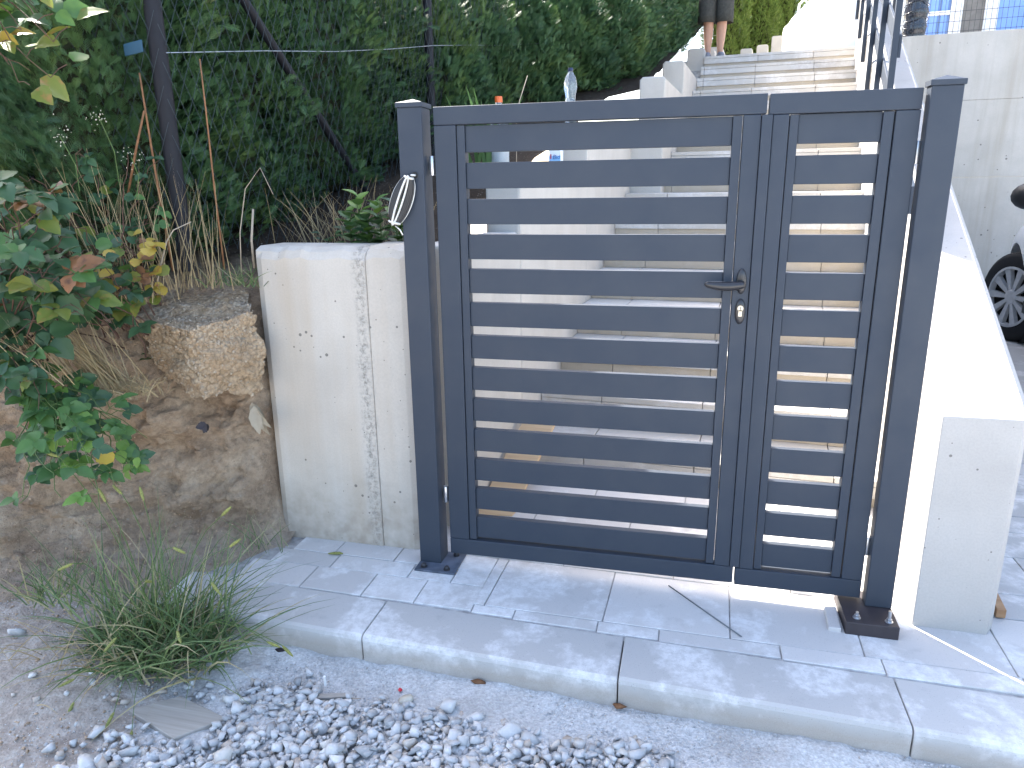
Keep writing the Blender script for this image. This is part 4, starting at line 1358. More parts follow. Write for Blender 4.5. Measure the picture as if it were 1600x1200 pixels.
heads = [(-0.565, -0.66, 0.525), (-0.523, -0.64, 0.545), (-0.47, -0.62, 0.52), (-0.353, -0.667, 0.406), (-0.396, -0.72, 0.32), (-0.24, -0.667, 0.307), (-0.223, -0.607, 0.49), (-0.08, -0.668, 0.135),
         (-0.035, -0.662, 0.125), (-0.64, -0.739, 0.36), (-0.30, -0.76, 0.20), (-0.47, -0.80, 0.18), (-0.42, -0.90, 0.02), (-0.34, -0.93, 0.0), (-0.59, -0.85, 0.06), (-0.55, -0.90, 0.03), (-0.20, -0.62, 0.40), (-0.69, -0.67, 0.66)]
for hp in heads:
    hp = Vector(hp)
    b = Vector((-0.43 + random.gauss(0, .045), -0.67 + random.gauss(0, .03), 0.02))
    mid = b.lerp(hp, 0.55) + Vector((0, 0, 0.07 + 0.05 * random.random()))
    path = [b, b.lerp(mid, .5) + Vector((0, 0, .03)), mid, mid.lerp(hp, .5) + Vector((0, 0, .015)), hp]
    m = MB(); m.tube(path, 0.0011, 4); m.build("stalk", M['gstem'], gc)
    d = (hp - path[3]).normalized()
    d = (d + Vector((0, 0, random.uniform(-.8, .5)))).normalized()
    m = MB(); m.tube([hp + d * t * 0.046 for t in (0, .12, .3, .5, .7, .9, 1)], [0.0012, 0.0036, 0.0046, 0.0047, 0.0042, 0.0028, 0.0008], 7)
    # bristles
    sd = d.orthogonal().normalized()
    for k in range(30):
        t = random.uniform(0.05, 0.95)
        q = Matrix.Rotation(random.uniform(0, 6.28), 3, d) @ sd
        c = hp + d * t * 0.046
        e_ = c + q * 0.009 + d * 0.006
        i = len(m.v); s2 = d.cross(q) * 0.0004
        m.v += [tuple(c - s2), tuple(c + s2), tuple(e_)]; m.f.append((i, i + 1, i + 2))
    m.build("seed_head", M['seedhead'], gc, fix=False)
# other tufts
def tuft(lab, c, n, L, spread, width, mat, droop=1.0, rad=0.05, lean=(0, 0, 0), name="grass_tuft", cat="grass"):
    t = empty(name, c, label=lab, cat=cat)
    bs = [(c[0] + random.gauss(0, rad), c[1] + random.gauss(0, rad * .6), c[2] + random.uniform(-.004, .004)) for _ in range(n)]
    o = blades("grass_blades", bs, [random.uniform(L * .5, L) for _ in range(n)], spread, width, M[mat], t, droop=droop, lean=lean); o["kind"] = "stuff"
    return t
tuft("dry straw coloured grass leaning over the bank above the creeper", (-0.76, -0.36, 0.79), 130, 0.34, 0.45, 0.0026, 'straw', 0.35, 0.05, (-0.55, -0.10, 0.0))
tuft("matted dry grass cushion on the bank below the straw stalks", (-0.72, -0.36, 0.76), 240, 0.10, 1.1, 0.0022, 'straw', 2.2, 0.06)
tuft("long dry straw drooping from under the bramble at the left edge", (-0.92, -0.50, 0.84), 150, 0.36, 0.6, 0.0025, 'straw', 0.5, 0.07, (-0.45, -0.25, 0.0))
tuft("tangle of dry stalks standing in the bramble", (-0.82, -0.16, 1.04), 80, 0.52, 0.55, 0.0022, 'straw', 0.4, 0.12)
tuft("thin grass on the dirt at the left edge below the creeper", (-0.80, -0.66, 0.17), 110, 0.20, 0.8, 0.0035, 'blade', 1.3, 0.08)
tuft("sparse dry stalks at the foot of the nearest fence post", (-0.66, -0.02, 1.06), 46, 0.42, 0.30, 0.0028, 'straw', 0.3, 0.07)
tuft("short green grass on the bank crest right of the fence post", (-0.55, 0.06, 1.06), 80, 0.12, 0.9, 0.0035, 'blade', 1.4, 0.07)
tuft("tangle of dry grass behind the left end of the wall", (-0.30, 0.55, 1.17), 150, 0.30, 0.9, 0.0022, 'straw', 1.0, 0.16)
tuft("dry straw stalks across the dirt at the bottom left", (-0.62, -0.84, 0.07), 40, 0.26, 1.6, 0.0024, 'straw', 1.4, 0.10)
tuft("few grass stalks in the corner of bank and wall", (-0.46, -0.12, 0.10), 22, 0.20, 0.8, 0.0026, 'blade', 0.8, 0.04)
# dry twigs
for (pts, r_, mt, lab) in [
        ([(-0.70, -0.18, 1.04), (-0.66, -0.19, 1.14), (-0.605, -0.20, 1.24), (-0.575, -0.20, 1.275), (-0.52, -0.18, 1.30)], 0.0030, 'twig', "pale forked twig in front of the nearest fence post"),
        ([(-0.74, -0.02, 1.12), (-0.755, -0.02, 1.4), (-0.762, -0.02, 1.62), (-0.766, -0.02, 1.78)], 0.0045, 'rtwig', "upright rust brown dead cane against the nearest fence post"),
        ([(-0.58, 0.05, 1.12), (-0.575, 0.04, 1.4), (-0.565, 0.03, 1.66), (-0.565, 0.03, 1.82)], 0.0035, 'rtwig', "thin brown dead stalk right of the nearest fence post"),
        ([(-0.49, 0.10, 1.12), (-0.49, 0.10, 1.22), (-0.47, 0.10, 1.33)], 0.0050, 'twig', "short cut stub of a branch right of the nearest fence post"),
        ([(-0.52, 0.06, 1.10), (-0.50, 0.05, 1.25), (-0.46, 0.05, 1.40), (-0.40, 0.06, 1.47), (-0.36, 0.06, 1.38)], 0.0022, 'twig', "bent pale stem arching over the soil left of the wall"),
        ([(-0.86, -0.05, 1.38), (-0.80, -0.04, 1.55), (-0.76, -0.03, 1.66)], 0.0045, 'rtwig', "brown branch stub slanting up to the nearest fence post"),
        ([(0.02, -0.70, -0.02), (0.10, -0.68, -0.012), (0.20, -0.66, -0.016)], 0.0016, 'twig', "dry straw lying on the dust left of the gravel"),
        ([(0.31, 0.9, 1.40), (0.30, 0.95, 1.7), (0.34, 1.0, 1.85)], 0.002, 'twig', "thin dry stalk behind the wall beside the left gate post")]:
    m = MB(); m.tube([Vector(p) for p in pts], [r_ * (1 - 0.12 * i) for i in range(len(pts))], 6)
    o = m.build("twig", M[mt], loc=pts[0], smooth=True); tag(o, lab, "twig")
# pale seed sprays in the bush
fs = empty("seed_spray", (-0.78, -0.30, 1.40), label="sprays of tiny white seed heads above the bramble", cat="wildflower")
for (bx, by, bz, tx, ty, tz) in [(-0.78, -0.34, 1.40, -0.80, -0.36, 1.56), (-0.72, -0.24, 1.42, -0.74, -0.26, 1.62), (-0.68, -0.22, 1.38, -0.66, -0.24, 1.50)]:
    m = MB(); m.tube([(bx, by, bz), ((bx + tx) / 2 + .01, by, (bz + tz) / 2), (tx, ty, tz)], 0.0012, 4); m.build("stem", M['gstem'], fs)
    V, F = ROCKS[0]
    pts = np.array([(tx + random.gauss(0, .018), ty + random.gauss(0, .012), tz + random.gauss(0, .018)) for _ in range(26)])
    rock_field("seeds", pts, [random.uniform(.0015, .003) for _ in pts], ROCKS[:3], M['flower'], False, fs)
# iris leaves behind the wall, seen through the top gap
ir = empty("iris_plant", tuple(Q(-0.36, 1.5, soilz(1.5))), label="sword leaved plant behind the gate, left of the orange capped bottle", cat="plant")
for k in range(16):
    b = Q(-0.36 + jit(.05), 1.5 + jit(.06), soilz(1.5))
    tip = Vector(b) + Vector((jit(.16), jit(.1), random.uniform(0.32, 0.50)))
    path = [Vector(b).lerp(tip, t) + Vector((0, 0, 0.05 * math.sin(t * 3.1))) for t in (0, .25, .5, .75, 1)]
    m = MB(); m.ribbon(path, [.016, .018, .017, .012, .001], Vector((1, jit(.5), 0))); m.build("leaf", M['iris'], ir, fix=False)

# ------------------------------------------------------------------ chain link fence
FD = np.array([math.sin(0.118), math.cos(0.118), 0.0])
KB = 2.2
FD2 = FD + np.array([0.10, 0.0, 0.0]); FD2 /= np.linalg.norm(FD2)
def FP(k, z):
    return np.array([-0.72, 0.03, 0]) + FD * min(k, KB) + FD2 * max(0.0, k - KB) + np.array([0, 0, z])
cf = empty("chain_link_fence", (-0.72, 0.03, 1.13), label="dark chain link fence on round posts in front of the hedge", cat="fence")
SP = 2.05
for i in range(6):
    p = FP(SP * i, 0); z0 = soilz(p[1]) - 0.03
    m = MB(); m.tube([p + [0, 0, z0], p + [0, 0, z0 + 1.45]], 0.029 if i == 0 else 0.026, 16); auto_smooth(m.build("post", M['fence'], cf))
m = MB(); m.tube([FP(0.02, 2.50), FP(1.35, 1.30)], 0.019, 12); auto_smooth(m.build("brace", M['fence'], cf))
for p in [(-2.75, 0.22), (-4.8, 0.40)]:
    m = MB(); m.tube([(p[0], p[1], 1.0), (p[0], p[1], 2.6)], 0.026, 14); auto_smooth(m.build("post", M['fence'], cf))
def mesh_run(origin, d, L, zf, H, cell=0.058):
    """zigzag wires of a chain link panel: each crosses its neighbour at the diamond corners"""
    m = MB()
    d = np.array(d)
    nrm = np.array([-d[1], d[0], 0])
    ncol = int(L / cell)
    rows = int(H / cell)
    V, F = [], []
    for c in range(ncol):
        for k in range(rows):
            # one straight strand piece from (c, k) to (c +- .5, k+1)
            for sgn in (0, 1):
                x0 = (c + (0.0 if (k % 2 == 0) else 0.5)) * cell
                x1 = x0 + (0.5 if sgn else -0.5) * cell
                z0, z1 = k * cell, (k + 1) * cell
                a = origin + d * x0 + [0, 0, z0 + zf(x0)] + nrm * (0.002 if sgn else -0.002)
                b = origin + d * x1 + [0, 0, z1 + zf(x1)] + nrm * (0.002 if sgn else -0.002)
                t = (b - a) / np.linalg.norm(b - a)
                w1 = np.cross(t, nrm) * 0.0010
                w2 = nrm * 0.0010
                i = len(V)
                V += [a + w1, a - w1 * .5 + w2, a - w1 * .5 - w2, b + w1, b - w1 * .5 + w2, b - w1 * .5 - w2]
                F += [(i, i + 1, i + 4, i + 3), (i + 1, i + 2, i + 5, i + 4), (i + 2, i, i + 3, i + 5)]
    return np.array(V), np.array(F)
V1, F1 = mesh_run(np.array([-0.72 + 0.034, 0.03, 0]), FD, KB, lambda x: soilz(0.03 + x) + 0.03, 1.30)
V1b, F1b = mesh_run(FP(KB, 0) + np.array([0.034, 0, 0]), FD2, 6.2, lambda x: soilz(0.03 + KB + x) + 0.03, 1.30)
F1 = np.concatenate([F1, F1b + len(V1)]); V1 = np.concatenate([V1, V1b])
V2, F2 = mesh_run(np.array([-0.72, 0.03 - 0.034, 0]), np.array([-0.996, 0.088, 0]), 1.6, lambda x: 1.10, 1.35)
o = np_mesh("wire_mesh", np.concatenate([V1, V2]), np.concatenate([F1, F2 + len(V1)]), M['wire'], cf); o["kind"] = "stuff"
m = MB()
tw = [FP(k * 0.51, 0) + np.array([0.032, -0.004, 0]) for k in range(21)]
m.tube([p + [0, 0, 1.845 + 0.163 * (i * 0.51) - 0.012 * math.sin(i / 4 * math.pi) ** 2 + 0.004 * math.sin(i * 1.7)] for i, p in enumerate(tw)], 0.0017, 5)
m.build("tension_wire", M['galv'], cf)
m = MB(); m.hexa([(-0.822, -0.012, 1.835), (-0.748, -0.012, 1.845), (-0.748, -0.006, 1.845), (-0.822, -0.006, 1.835), (-0.822, -0.012, 1.873), (-0.748, -0.012, 1.884), (-0.748, -0.006, 1.884), (-0.822, -0.006, 1.873)])
o = bevel(m.build("plastic_clip", M['bluetag'], loc=(-0.785, -0.009, 1.84)), 0.003, 2); tag(o, "blue plastic strap clipped at the nearest fence post", "clip")

# ------------------------------------------------------------------ thuja hedge
def thuja_variant(seed, H=2.7, R0=0.44, n=19000):
    rg = np.random.default_rng(seed)
    # spray template: flat fan in XZ, axis +Z
    tv, tf = [], []
    def strip(a, b, w0, w1):
        a, b = np.array(a), np.array(b); d = b - a; s = np.array([d[2], 0, -d[0]]); s /= np.linalg.norm(s)
        i = len(tv)
        tv.extend([a - s * w0, a + s * w0, b + s * w1, b - s * w1]); tf.append((i, i + 1, i + 2, i + 3))
    strip((0, 0, 0), (0.002, 0.004, 0.090), 0.0026, 0.0016)
    for k, (z, l) in enumerate([(0.014, 0.036), (0.029, 0.042), (0.044, 0.038), (0.059, 0.031), (0.073, 0.022)]):
        for sg in (1, -1):
            zz = z + (0.005 if sg > 0 else 0)
            strip((0, 0.001 * k, zz), (sg * l * 0.58, 0.005 * sg, zz + l * 0.92), 0.0026, 0.0014)
    tv = np.array(tv); tf = np.array(tf)
    h = rg.uniform(0.02, 1, n) ** 0.9 * H
    phi = rg.uniform(0, 2 * np.pi, n)
    Rh = R0 * np.where(h < 0.35, 0.95 + 0.05 * h / 0.35, np.clip(1.0 - 0.62 * ((h - 0.35) / (H - 0.35)) ** 2.2, 0.08, 1))
    lump = 1 + 0.16 * np.sin(phi * 3 + h * 5.1 + seed) * np.sin(h * 7.3 + seed * 2) + 0.10 * np.sin(phi * 7 + h * 11)
    vn = vnoise(np.stack([np.cos(phi) * 2.2, np.sin(phi) * 2.2, h * 0.55], 1), 2.6, 40 + seed)
    r = Rh * lump * (1 + 0.22 * vn) * (0.52 + 0.50 * np.sqrt(rg.uniform(0, 1, n)))
    out = np.stack([np.cos(phi), np.sin(phi), np.zeros(n)], 1)
    base = out * r[:, None] + np.stack([np.zeros(n), np.zeros(n), h], 1)
    ax = out * rg.uniform(0.25, 1.0, n)[:, None] + np.array([0, 0, 1]) * rg.uniform(0.35, 1.3, n)[:, None] + rg.normal(0, 0.28, (n, 3))
    ax /= np.linalg.norm(ax, axis=1)[:, None]
    side = np.cross(ax, out + rg.normal(0, 0.5, (n, 3)))
    side /= np.linalg.norm(side, axis=1)[:, None]
    yv = np.cross(ax, side)
    sc = rg.uniform(0.42, 0.86, n)
    V = base[:, None, :] + sc[:, None, None] * (tv[None, :, 0:1] * side[:, None, :] + tv[None, :, 1:2] * yv[:, None, :] + tv[None, :, 2:3] * ax[:, None, :])
    F = tf[None] + (np.arange(n) * len(tv))[:, None, None]
    return V.reshape(-1, 3), F.reshape(-1, 4)
TH_MESH = []
def core_mesh(H, R0):
    m = MB()
    prof = [(R0 * 0.3, 0.0)] + [(R0 * 0.62 * (1.0 - 0.62 * (t ** 2.2)) * (1 + 0.1 * math.sin(t * 17)), H * (0.04 + 0.86 * t)) for t in np.linspace(0, 1, 10)] + [(0.02, H * 0.94)]
    m.lathe(prof, (0, 0, 0), 14)
    return m
HED = 0
thuja_protos = []
for sd, HH, NN in ((1, 2.7, 19000), (2, 2.7, 19000), (3, 2.7, 19000), (4, 1.05, 11000), (5, 1.05, 11000)):
    root = empty("thuja", (0, 0, -50), label="proto", cat="hedge tree")
    V, F = thuja_variant(sd, HH, 0.44, NN)
    ORG[root.name] = Vector((0, 0, 0))
    cr = np_mesh("crown", V, F, M['thuja'], root)
    co = core_mesh(HH, 0.44).build("inner_light_block", M['core'], root, smooth=True)  # lumpy core added inside the crown so light does not leak through
    m = MB(); m.tube([(0, 0, -0.15), (0.01, 0, 0.4), (0, 0.01, HH * 0.55), (0, 0, HH * 0.9)], [0.035, 0.03, 0.02, 0.006], 8); tr = m.build("trunk", M['bark'], root, smooth=True)
    thuja_protos.append((root, [cr, co, tr]))
used = set()
def place_thuja(x, y, z, rz, sc, label, v, szf=0.74):
    root, parts = thuja_protos[v]
    if v in used:
        r2 = root.copy(); COL.objects.link(r2)
        for p in parts:
            q = p.copy(); COL.objects.link(q); q.parent = r2
    else:
        used.add(v); r2 = root
    r2.location = (x, y, z); r2.rotation_euler = (0, 0, rz); r2.scale = (sc, sc, sc * szf)
    r2["label"] = label
    r2["group"] = "thujas of the hedge"
    return r2
ordn = ["first", "second", "third", "fourth", "fifth", "sixth", "seventh", "eighth", "ninth", "tenth", "eleventh", "twelfth", "thirteenth", "fourteenth", "fifteenth", "sixteenth", "seventeenth", "eighteenth", "nineteenth", "twentieth", "twentyfirst", "twentysecond", "twentythird", "twentyfourth", "twentyfifth"]
k = 0
yy = 0.25
hl = []
while yy < 13.2:
    hx = float(np.interp(yy, [0.25, 2.0, 3.0, 4.0, 5.0, 6.5, 8.0, 10.0, 13.0], [-1.17, -0.90, -0.60, -0.12, 0.22, 0.36, 0.46, 0.62, 0.90])) + jit(.04)
    hl.append((hx, yy, soilz(yy) - 0.03))
    yy += 0.55
for i, (x, y, z) in enumerate(hl):
    place_thuja(x, y, z, random.uniform(0, 6.28), random.uniform(0.93, 1.06), f"dark green thuja, {ordn[i]} from the nearest fence post in the hedge row up the slope", (i % 3) if y < 2.3 else 3 + i % 2, float(np.interp(y, [1.4, 2.0], [0.66, 0.55])) if y < 2.3 else float(np.interp(y, [2.6, 4.0, 6.0, 8.5, 10], [0.98, 0.78, 0.72, 0.9, 1.2])))
for i, (x, y) in enumerate([(-1.78, 0.50), (-2.28, 0.55), (-2.80, 0.62), (-3.35, 0.68)]):
    place_thuja(x, y, 1.08, random.uniform(0, 6.28), random.uniform(0.95, 1.06), f"dark thuja left of the nearest fence post, {ordn[i]} along the road side of the hedge", (i + 1) % 3)
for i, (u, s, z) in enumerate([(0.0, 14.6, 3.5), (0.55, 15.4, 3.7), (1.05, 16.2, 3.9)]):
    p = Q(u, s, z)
    th_ = place_thuja(p[0], p[1], z, i * 1.7, 1.05, f"yellow green thuja with painted-in sunlight beyond the top landing, {ordn[i]} from the left", i % 3, 1.0)
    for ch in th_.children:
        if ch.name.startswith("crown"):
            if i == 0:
                gold = ch.data.copy(); gold.materials.clear(); gold.materials.append(M['thuja_sun_painted'])  # crown copy whose foliage colour carries the sunlight
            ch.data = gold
# light leaved shrub far behind the landing
sh = empty("garden_shrub", tuple(Q(2.1, 18.5, 3.2)), label="sunlit yellowish shrub behind the white bulk bag", cat="shrub")
c0 = Q(2.1, 18.5, 4.6)
bs = []
V, F = [], []
for k in range(6500):
    d = RNG.normal(size=3); d /= np.linalg.norm(d)
    r_ = RNG.uniform(0.55, 1.0) ** 0.5
    lum = 1 + 0.25 * math.sin(d[0] * 5 + 1) * math.sin(d[2] * 6)
    p = c0 + d * np.array([1.7, 1.0, 1.9]) * r_ * lum
    a = RNG.normal(size=3); a /= np.linalg.norm(a); b = np.cross(a, RNG.normal(size=3)); b /= np.linalg.norm(b)
    s_ = RNG.uniform(0.03, 0.06); i = len(V)
    V += [p - a * s_, p + b * s_ * .5, p + a * s_, p - b * s_ * .5]; F.append((i, i + 1, i + 2, i + 3))
np_mesh("foliage", np.array(V), np.array(F), mat_blade("shrub_leaf", [(0, (0.09, 0.15, 0.03)), (0.5, (0.20, 0.23, 0.05)), (1, (0.33, 0.27, 0.08))]), sh)
m = MB()
for k in range(5):
    m.tube([Q(2.1 + jit(.2), 18.5, 2.6), Q(2.1 + jit(.5), 18.5 + jit(.3), 3.8), Q(2.1 + jit(1.2), 18.5 + jit(.5), 5.4)], [.04, .03, .01], 6)
m.build("stems", M['bark'], sh)

# ------------------------------------------------------------------ bottles and pack on the stepped wall
wb = empty("water_bottle", tuple(Q(-0.145, 2.46, 1.75)), label="clear plastic water bottle with a dark blue cap standing on the stepped wall", cat="bottle")
c = Q(-0.145, 2.46, 1.7505)
prof = [(0.030, 0.0), (0.037, 0.006), (0.0375, 0.05), (0.034, 0.075), (0.0375, 0.095), (0.037, 0.125), (0.031, 0.155), (0.031, 0.165), (0.038, 0.195), (0.041, 0.225), (0.040, 0.25), (0.032, 0.285), (0.018, 0.308), (0.0135, 0.315), (0.0135, 0.325)]
m = MB(); m.lathe(prof, c, 28); auto_smooth(m.build("bottle_body", M['pet'], wb), 70)
m = MB(); m.lathe([(r - 0.0015, h + 0.002) for r, h in prof[:11]], c, 28); auto_smooth(m.build("water", M['water'], wb), 70)
m = MB(); m.lathe([(0.016, 0.316), (0.016, 0.334), (0.0145, 0.337)], c, 20); auto_smooth(m.build("bottle_cap", M['cap_blue'], wb))
ob = empty("juice_bottle", tuple(Q(-0.275, 1.5, soilz(1.55))), label="cloudy bottle with an orange cap on the soil behind the gate", cat="bottle")
c = Q(-0.275, 1.5, soilz(1.55) + 0.02)
hh = 1.835 - c[2]
m = MB(); m.lathe([(0.046, 0), (0.0505, 0.006), (0.0505, hh * 0.55), (0.045, hh * 0.68), (0.024, hh * 0.85), (0.017, hh * 0.90), (0.017, hh * 0.94)], c, 28); auto_smooth(m.build("bottle_body", M['pet'], ob), 70)
m = MB(); m.lathe([(0.0475, 0.006), (0.0475, hh * 0.5)], c, 24); auto_smooth(m.build("milky_fill", M['label_white'], ob), 70)
m = MB(); m.lathe([(0.0195, hh * 0.925), (0.0195, hh * 0.995), (0.018, hh)], c, 20); auto_smooth(m.build("bottle_cap", M['cap_orange'], ob))
pk = empty("carton_pack", tuple(Q(-0.12, 2.03, 1.47)), label="white and light blue carton with blue lettering standing on the stepped wall", cat="carton")
m = MB(); qbox(m, -0.152, -0.082, 2.0, 2.06, 1.471, 1.655); bevel(m.build("carton_box", M['carton'], pk), 0.002, 1)
m = MB(); qbox(m, -0.1515, -0.0825, 1.9985, 1.9995, 1.472, 1.555); m.build("blue_print", M['carton_blue'], pk)
def text_obj(body, size, loc, rot, mat, parent, name):
    cu = bpy.data.curves.new(name, 'FONT')
    cu.body = body; cu.size = size; cu.extrude = 0.0002; cu.align_x = 'CENTER'; cu.shear = 0.2
    o = bpy.data.objects.new(name, cu)
    cu.materials.append(mat)
    COL.objects.link(o)
    bpy.context.view_layer.update()
    me = bpy.data.meshes.new_from_object(o.evaluated_get(bpy.context.evaluated_depsgraph_get()))
    bpy.data.objects.remove(o)
    o = bpy.data.objects.new(name, me)
    if not me.materials: me.materials.append(mat)
    COL.objects.link(o); o.parent = parent
    o.location = Vector(loc) - ORG[parent.name]; o.rotation_euler = rot
    return o
text_obj("Bid", 0.034, Q(-0.108, 1.9975, 1.538), (R(90), 0, -TH), M['ink_blue'], pk, "lettering")
m = MB(); qbox(m, -0.143, -0.136, 1.9970, 1.9978, 1.540, 1.565); m.build("red_print", M['ink_red'], pk)
m = MB(); qbox(m, -0.15, 0.0, 3.70, 3.84, 1.752, 1.80); 
o = bevel(m.build("mortar_lump", M['crust'], loc=tuple(Q(-0.08, 3.77, 1.75))), 0.012, 2); tag(o, "flat white lump of mortar on the stepped wall right of the water bottle", "mortar")

# plank leaning on the first steps
pl = MB()
b0, b1 = np.array([0.232, 0.395, 0.070]), np.array([0.388, 0.412, 0.070])
t0, t1 = np.array([0.330, 1.02, 0.348]), np.array([0.485, 1.03, 0.348])
up = np.cross(b1 - b0, t0 - b0); up = up / np.linalg.norm(up) * 0.022
pl.hexa([b0 - up, b1 - up, t1 - up, t0 - up, b0, b1, t1, t0])
o = bevel(pl.build("wooden_plank", M['wood'], loc=(0.35, 0.6, 0.1)), 0.002, 1); tag(o, "light brown wooden plank leaning on the lowest steps behind the gate", "plank")
m = MB(); m.hexa([(2.058, 0.06, 0.049), (2.086, 0.06, 0.049), (2.106, 0.36, 0.049), (2.078, 0.36, 0.049), (2.058, 0.06, 0.079), (2.086, 0.06, 0.079), (2.106, 0.36, 0.105), (2.078, 0.36, 0.105)])
o = bevel(m.build("wooden_stake", M['wood_dark'], loc=(2.08, 0.2, 0.05)), 0.002, 1); tag(o, "short brown wooden stake lying behind the parapet wall", "stake")

# ------------------------------------------------------------------ railing on the parapet
rl = empty("stair_railing", tuple(W(IN, 2.2, 1.5)), label="anthracite stair railing with flat posts fixed to the parapet wall", cat="railing")
def RI(off, t, z): return W((IN[0] + off, IN[1]), t, z)
def rbox(m, o0, o1, t0, t1, z0, z1, sl=0.0):
    m.hexa([RI(o0, t0, z0), RI(o1, t0, z0), RI(o1, t1, z0 + sl * (t1 - t0)), RI(o0, t1, z0 + sl * (t1 - t0)), RI(o0, t0, z1), RI(o1, t0, z1), RI(o1, t1, z1 + sl * (t1 - t0)), RI(o0, t1, z1 + sl * (t1 - t0))])
ztop = lambda t: 0.750 + 0.366 * t
for t in (2.3, 3.2, 4.1, 5.0, 5.9, 6.8):
    m = MB(); rbox(m, -0.036, -0.004, t, t + 0.05, ztop(t) - 0.22, ztop(t) + 0.78)
    bevel(m.build("rail_post", M['anth'], rl), 0.002, 2)
m = MB(); rbox(m, -0.044, 0.012, 2.26, 6.9, ztop(2.26) + 0.782, ztop(2.26) + 0.822, 0.366); bevel(m.build("handrail", M['anth'], rl), 0.002, 2)
for dz, tb in ((0.10, 1.12), (0.42, 2.31)):
    m = MB(); rbox(m, -0.003, 0.012, tb, 6.85, ztop(tb) + dz, ztop(tb) + dz + 0.11, 0.366); bevel(m.build("rail_board", M['anth'], rl), 0.002, 2)

# ------------------------------------------------------------------ person on the top step
def build_person():
    base = Q(0.325, 7.42, Z0 + NST * RISE)
    root = empty("person", tuple(base), (0, 0, -TH + R(8)), label="person in dark khaki knee shorts and sneakers standing on the top step", cat="person")
    def skin(name, verts, edges, radii, mat, rooti=0, sub=2):
        me = bpy.data.meshes.new(name)
        me.from_pydata(verts, edges, [])
        o = bpy.data.objects.new(name, me)
        me.materials.append(mat)
        COL.objects.link(o); o.parent = root
        ORG[o.name] = Vector((0, 0, 0))
        sk = o.modifiers.new("skin", 'SKIN'); sk.use_smooth_shade = True
        for i, r_ in enumerate(radii):
            rr = r_ if hasattr(r_, '__len__') else (r_, r_)
            me.skin_vertices[0].data[i].radius = rr
            me.skin_vertices[0].data[i].use_root = (i == rooti)
        sb = o.modifiers.new("sub", 'SUBSURF'); sb.levels = sub; sb.render_levels = sub
        return o
    V, E, Rd = [], [], []
    def add(p, r_, par=None):
        V.append(p); Rd.append(r_)
        if par is not None: E.append((par, len(V) - 1))
        return len(V) - 1
    pel = add((0, 0, 0.90), (0.15, 0.10))
    sp = add((0, 0.01, 1.10), (0.135, 0.095), pel)
    chv = add((0, 0.0, 1.30), (0.155, 0.10), sp)
    nk = add((0, 0.0, 1.46), (0.058, 0.058), chv)
    n2 = add((0, -0.012, 1.54), (0.056, 0.060), nk)
    h1 = add((0, -0.018, 1.60), (0.072, 0.085), n2)
    h2 = add((0, -0.012, 1.68), (0.077, 0.095), h1)
    h3 = add((0, -0.005, 1.74), (0.055, 0.07), h2)
    for sx in (1, -1):
        hip = add((0.085 * sx, 0.0, 0.84), 0.085, pel)
        th = add((0.088 * sx, -0.005, 0.66), 0.075, hip)
        kn = add((0.078 * sx, -0.012, 0.47), 0.060, th)
        cf_ = add((0.074 * sx, 0.012, 0.34), 0.062, kn)
        c2 = add((0.072 * sx, 0.012, 0.22), 0.050, cf_)
        an = add((0.070 * sx, 0.008, 0.09), 0.036, c2)
        hl_ = add((0.072 * sx, 0.0, 0.045), 0.033, an)
        add((0.080 * sx, -0.12, 0.030), 0.028, hl_)
        sh_ = add((0.175 * sx, 0.0, 1.36), 0.058, chv)
        el = add((0.235 * sx, 0.02, 1.10), 0.040, sh_)
        wr = add((0.245 * sx, -0.03, 0.87), 0.026, el)
        pm = add((0.245 * sx, -0.045, 0.81), (0.022, 0.036), wr)
    body = skin("body", V, E, Rd, M['skin'])
    for sx in (1, -1):                              # hands: fingers and thumb rooted in the palm
        for fi, (dy, L) in enumerate([(-0.030, 0.070), (-0.011, 0.080), (0.009, 0.075), (0.028, 0.060)]):
            p0 = Vector((0.245 * sx, -0.045 + dy, 0.80))
            skin("finger", [tuple(p0), tuple(p0 + Vector((-0.002 * sx, 0, -L * .45))), tuple(p0 + Vector((-0.012 * sx, -0.004, -L * .75))), tuple(p0 + Vector((-0.024 * sx, -0.006, -L)))], [(0, 1), (1, 2), (2, 3)], [0.0095, 0.0088, 0.008, 0.007], M['skin'], 0, 1)
        p0 = Vector((0.238 * sx, -0.070, 0.83))
        skin("thumb", [tuple(p0), tuple(p0 + Vector((-0.006 * sx, -0.022, -0.025))), tuple(p0 + Vector((-0.012 * sx, -0.026, -0.055)))], [(0, 1), (1, 2)], [0.011, 0.010, 0.008], M['skin'], 0, 1)
    # shorts: two legs and a seat, open hems
    m = MB()
    n = 24
    def ring(cx, cy, z, rx, ry): return [(cx + rx * math.cos(2 * math.pi * k / n), cy + ry * math.sin(2 * math.pi * k / n), z) for k in range(n)]
    for sx in (1, -1):
        rings = [ring(0.100 * sx, -0.004, 0.405, 0.103, 0.112), ring(0.099 * sx, -0.004, 0.50, 0.101, 0.110), ring(0.096 * sx, -0.002, 0.64, 0.102, 0.114), ring(0.088 * sx, 0.0, 0.80, 0.102, 0.118)]
        i0 = len(m.v)
        for j, rg_ in enumerate(rings):
            m.v += [(x + 0.004 * math.sin(k * 1.9 + j), y + 0.005 * math.sin(k * 2.3 + j * 2), z) for k, (x, y, z) in enumerate(rg_)]
        for j in range(3):
            for k in range(n):
                a = i0 + j * n + k; b = i0 + j * n + (k + 1) % n
                m.f.append((a, b, b + n, a + n))
    i0 = len(m.v)
    for rg_ in [ring(0, 0.0, 0.74, 0.188, 0.124), ring(0, 0, 0.86, 0.184, 0.132), ring(0, 0.004, 1.0, 0.160, 0.118)]: m.v += rg_
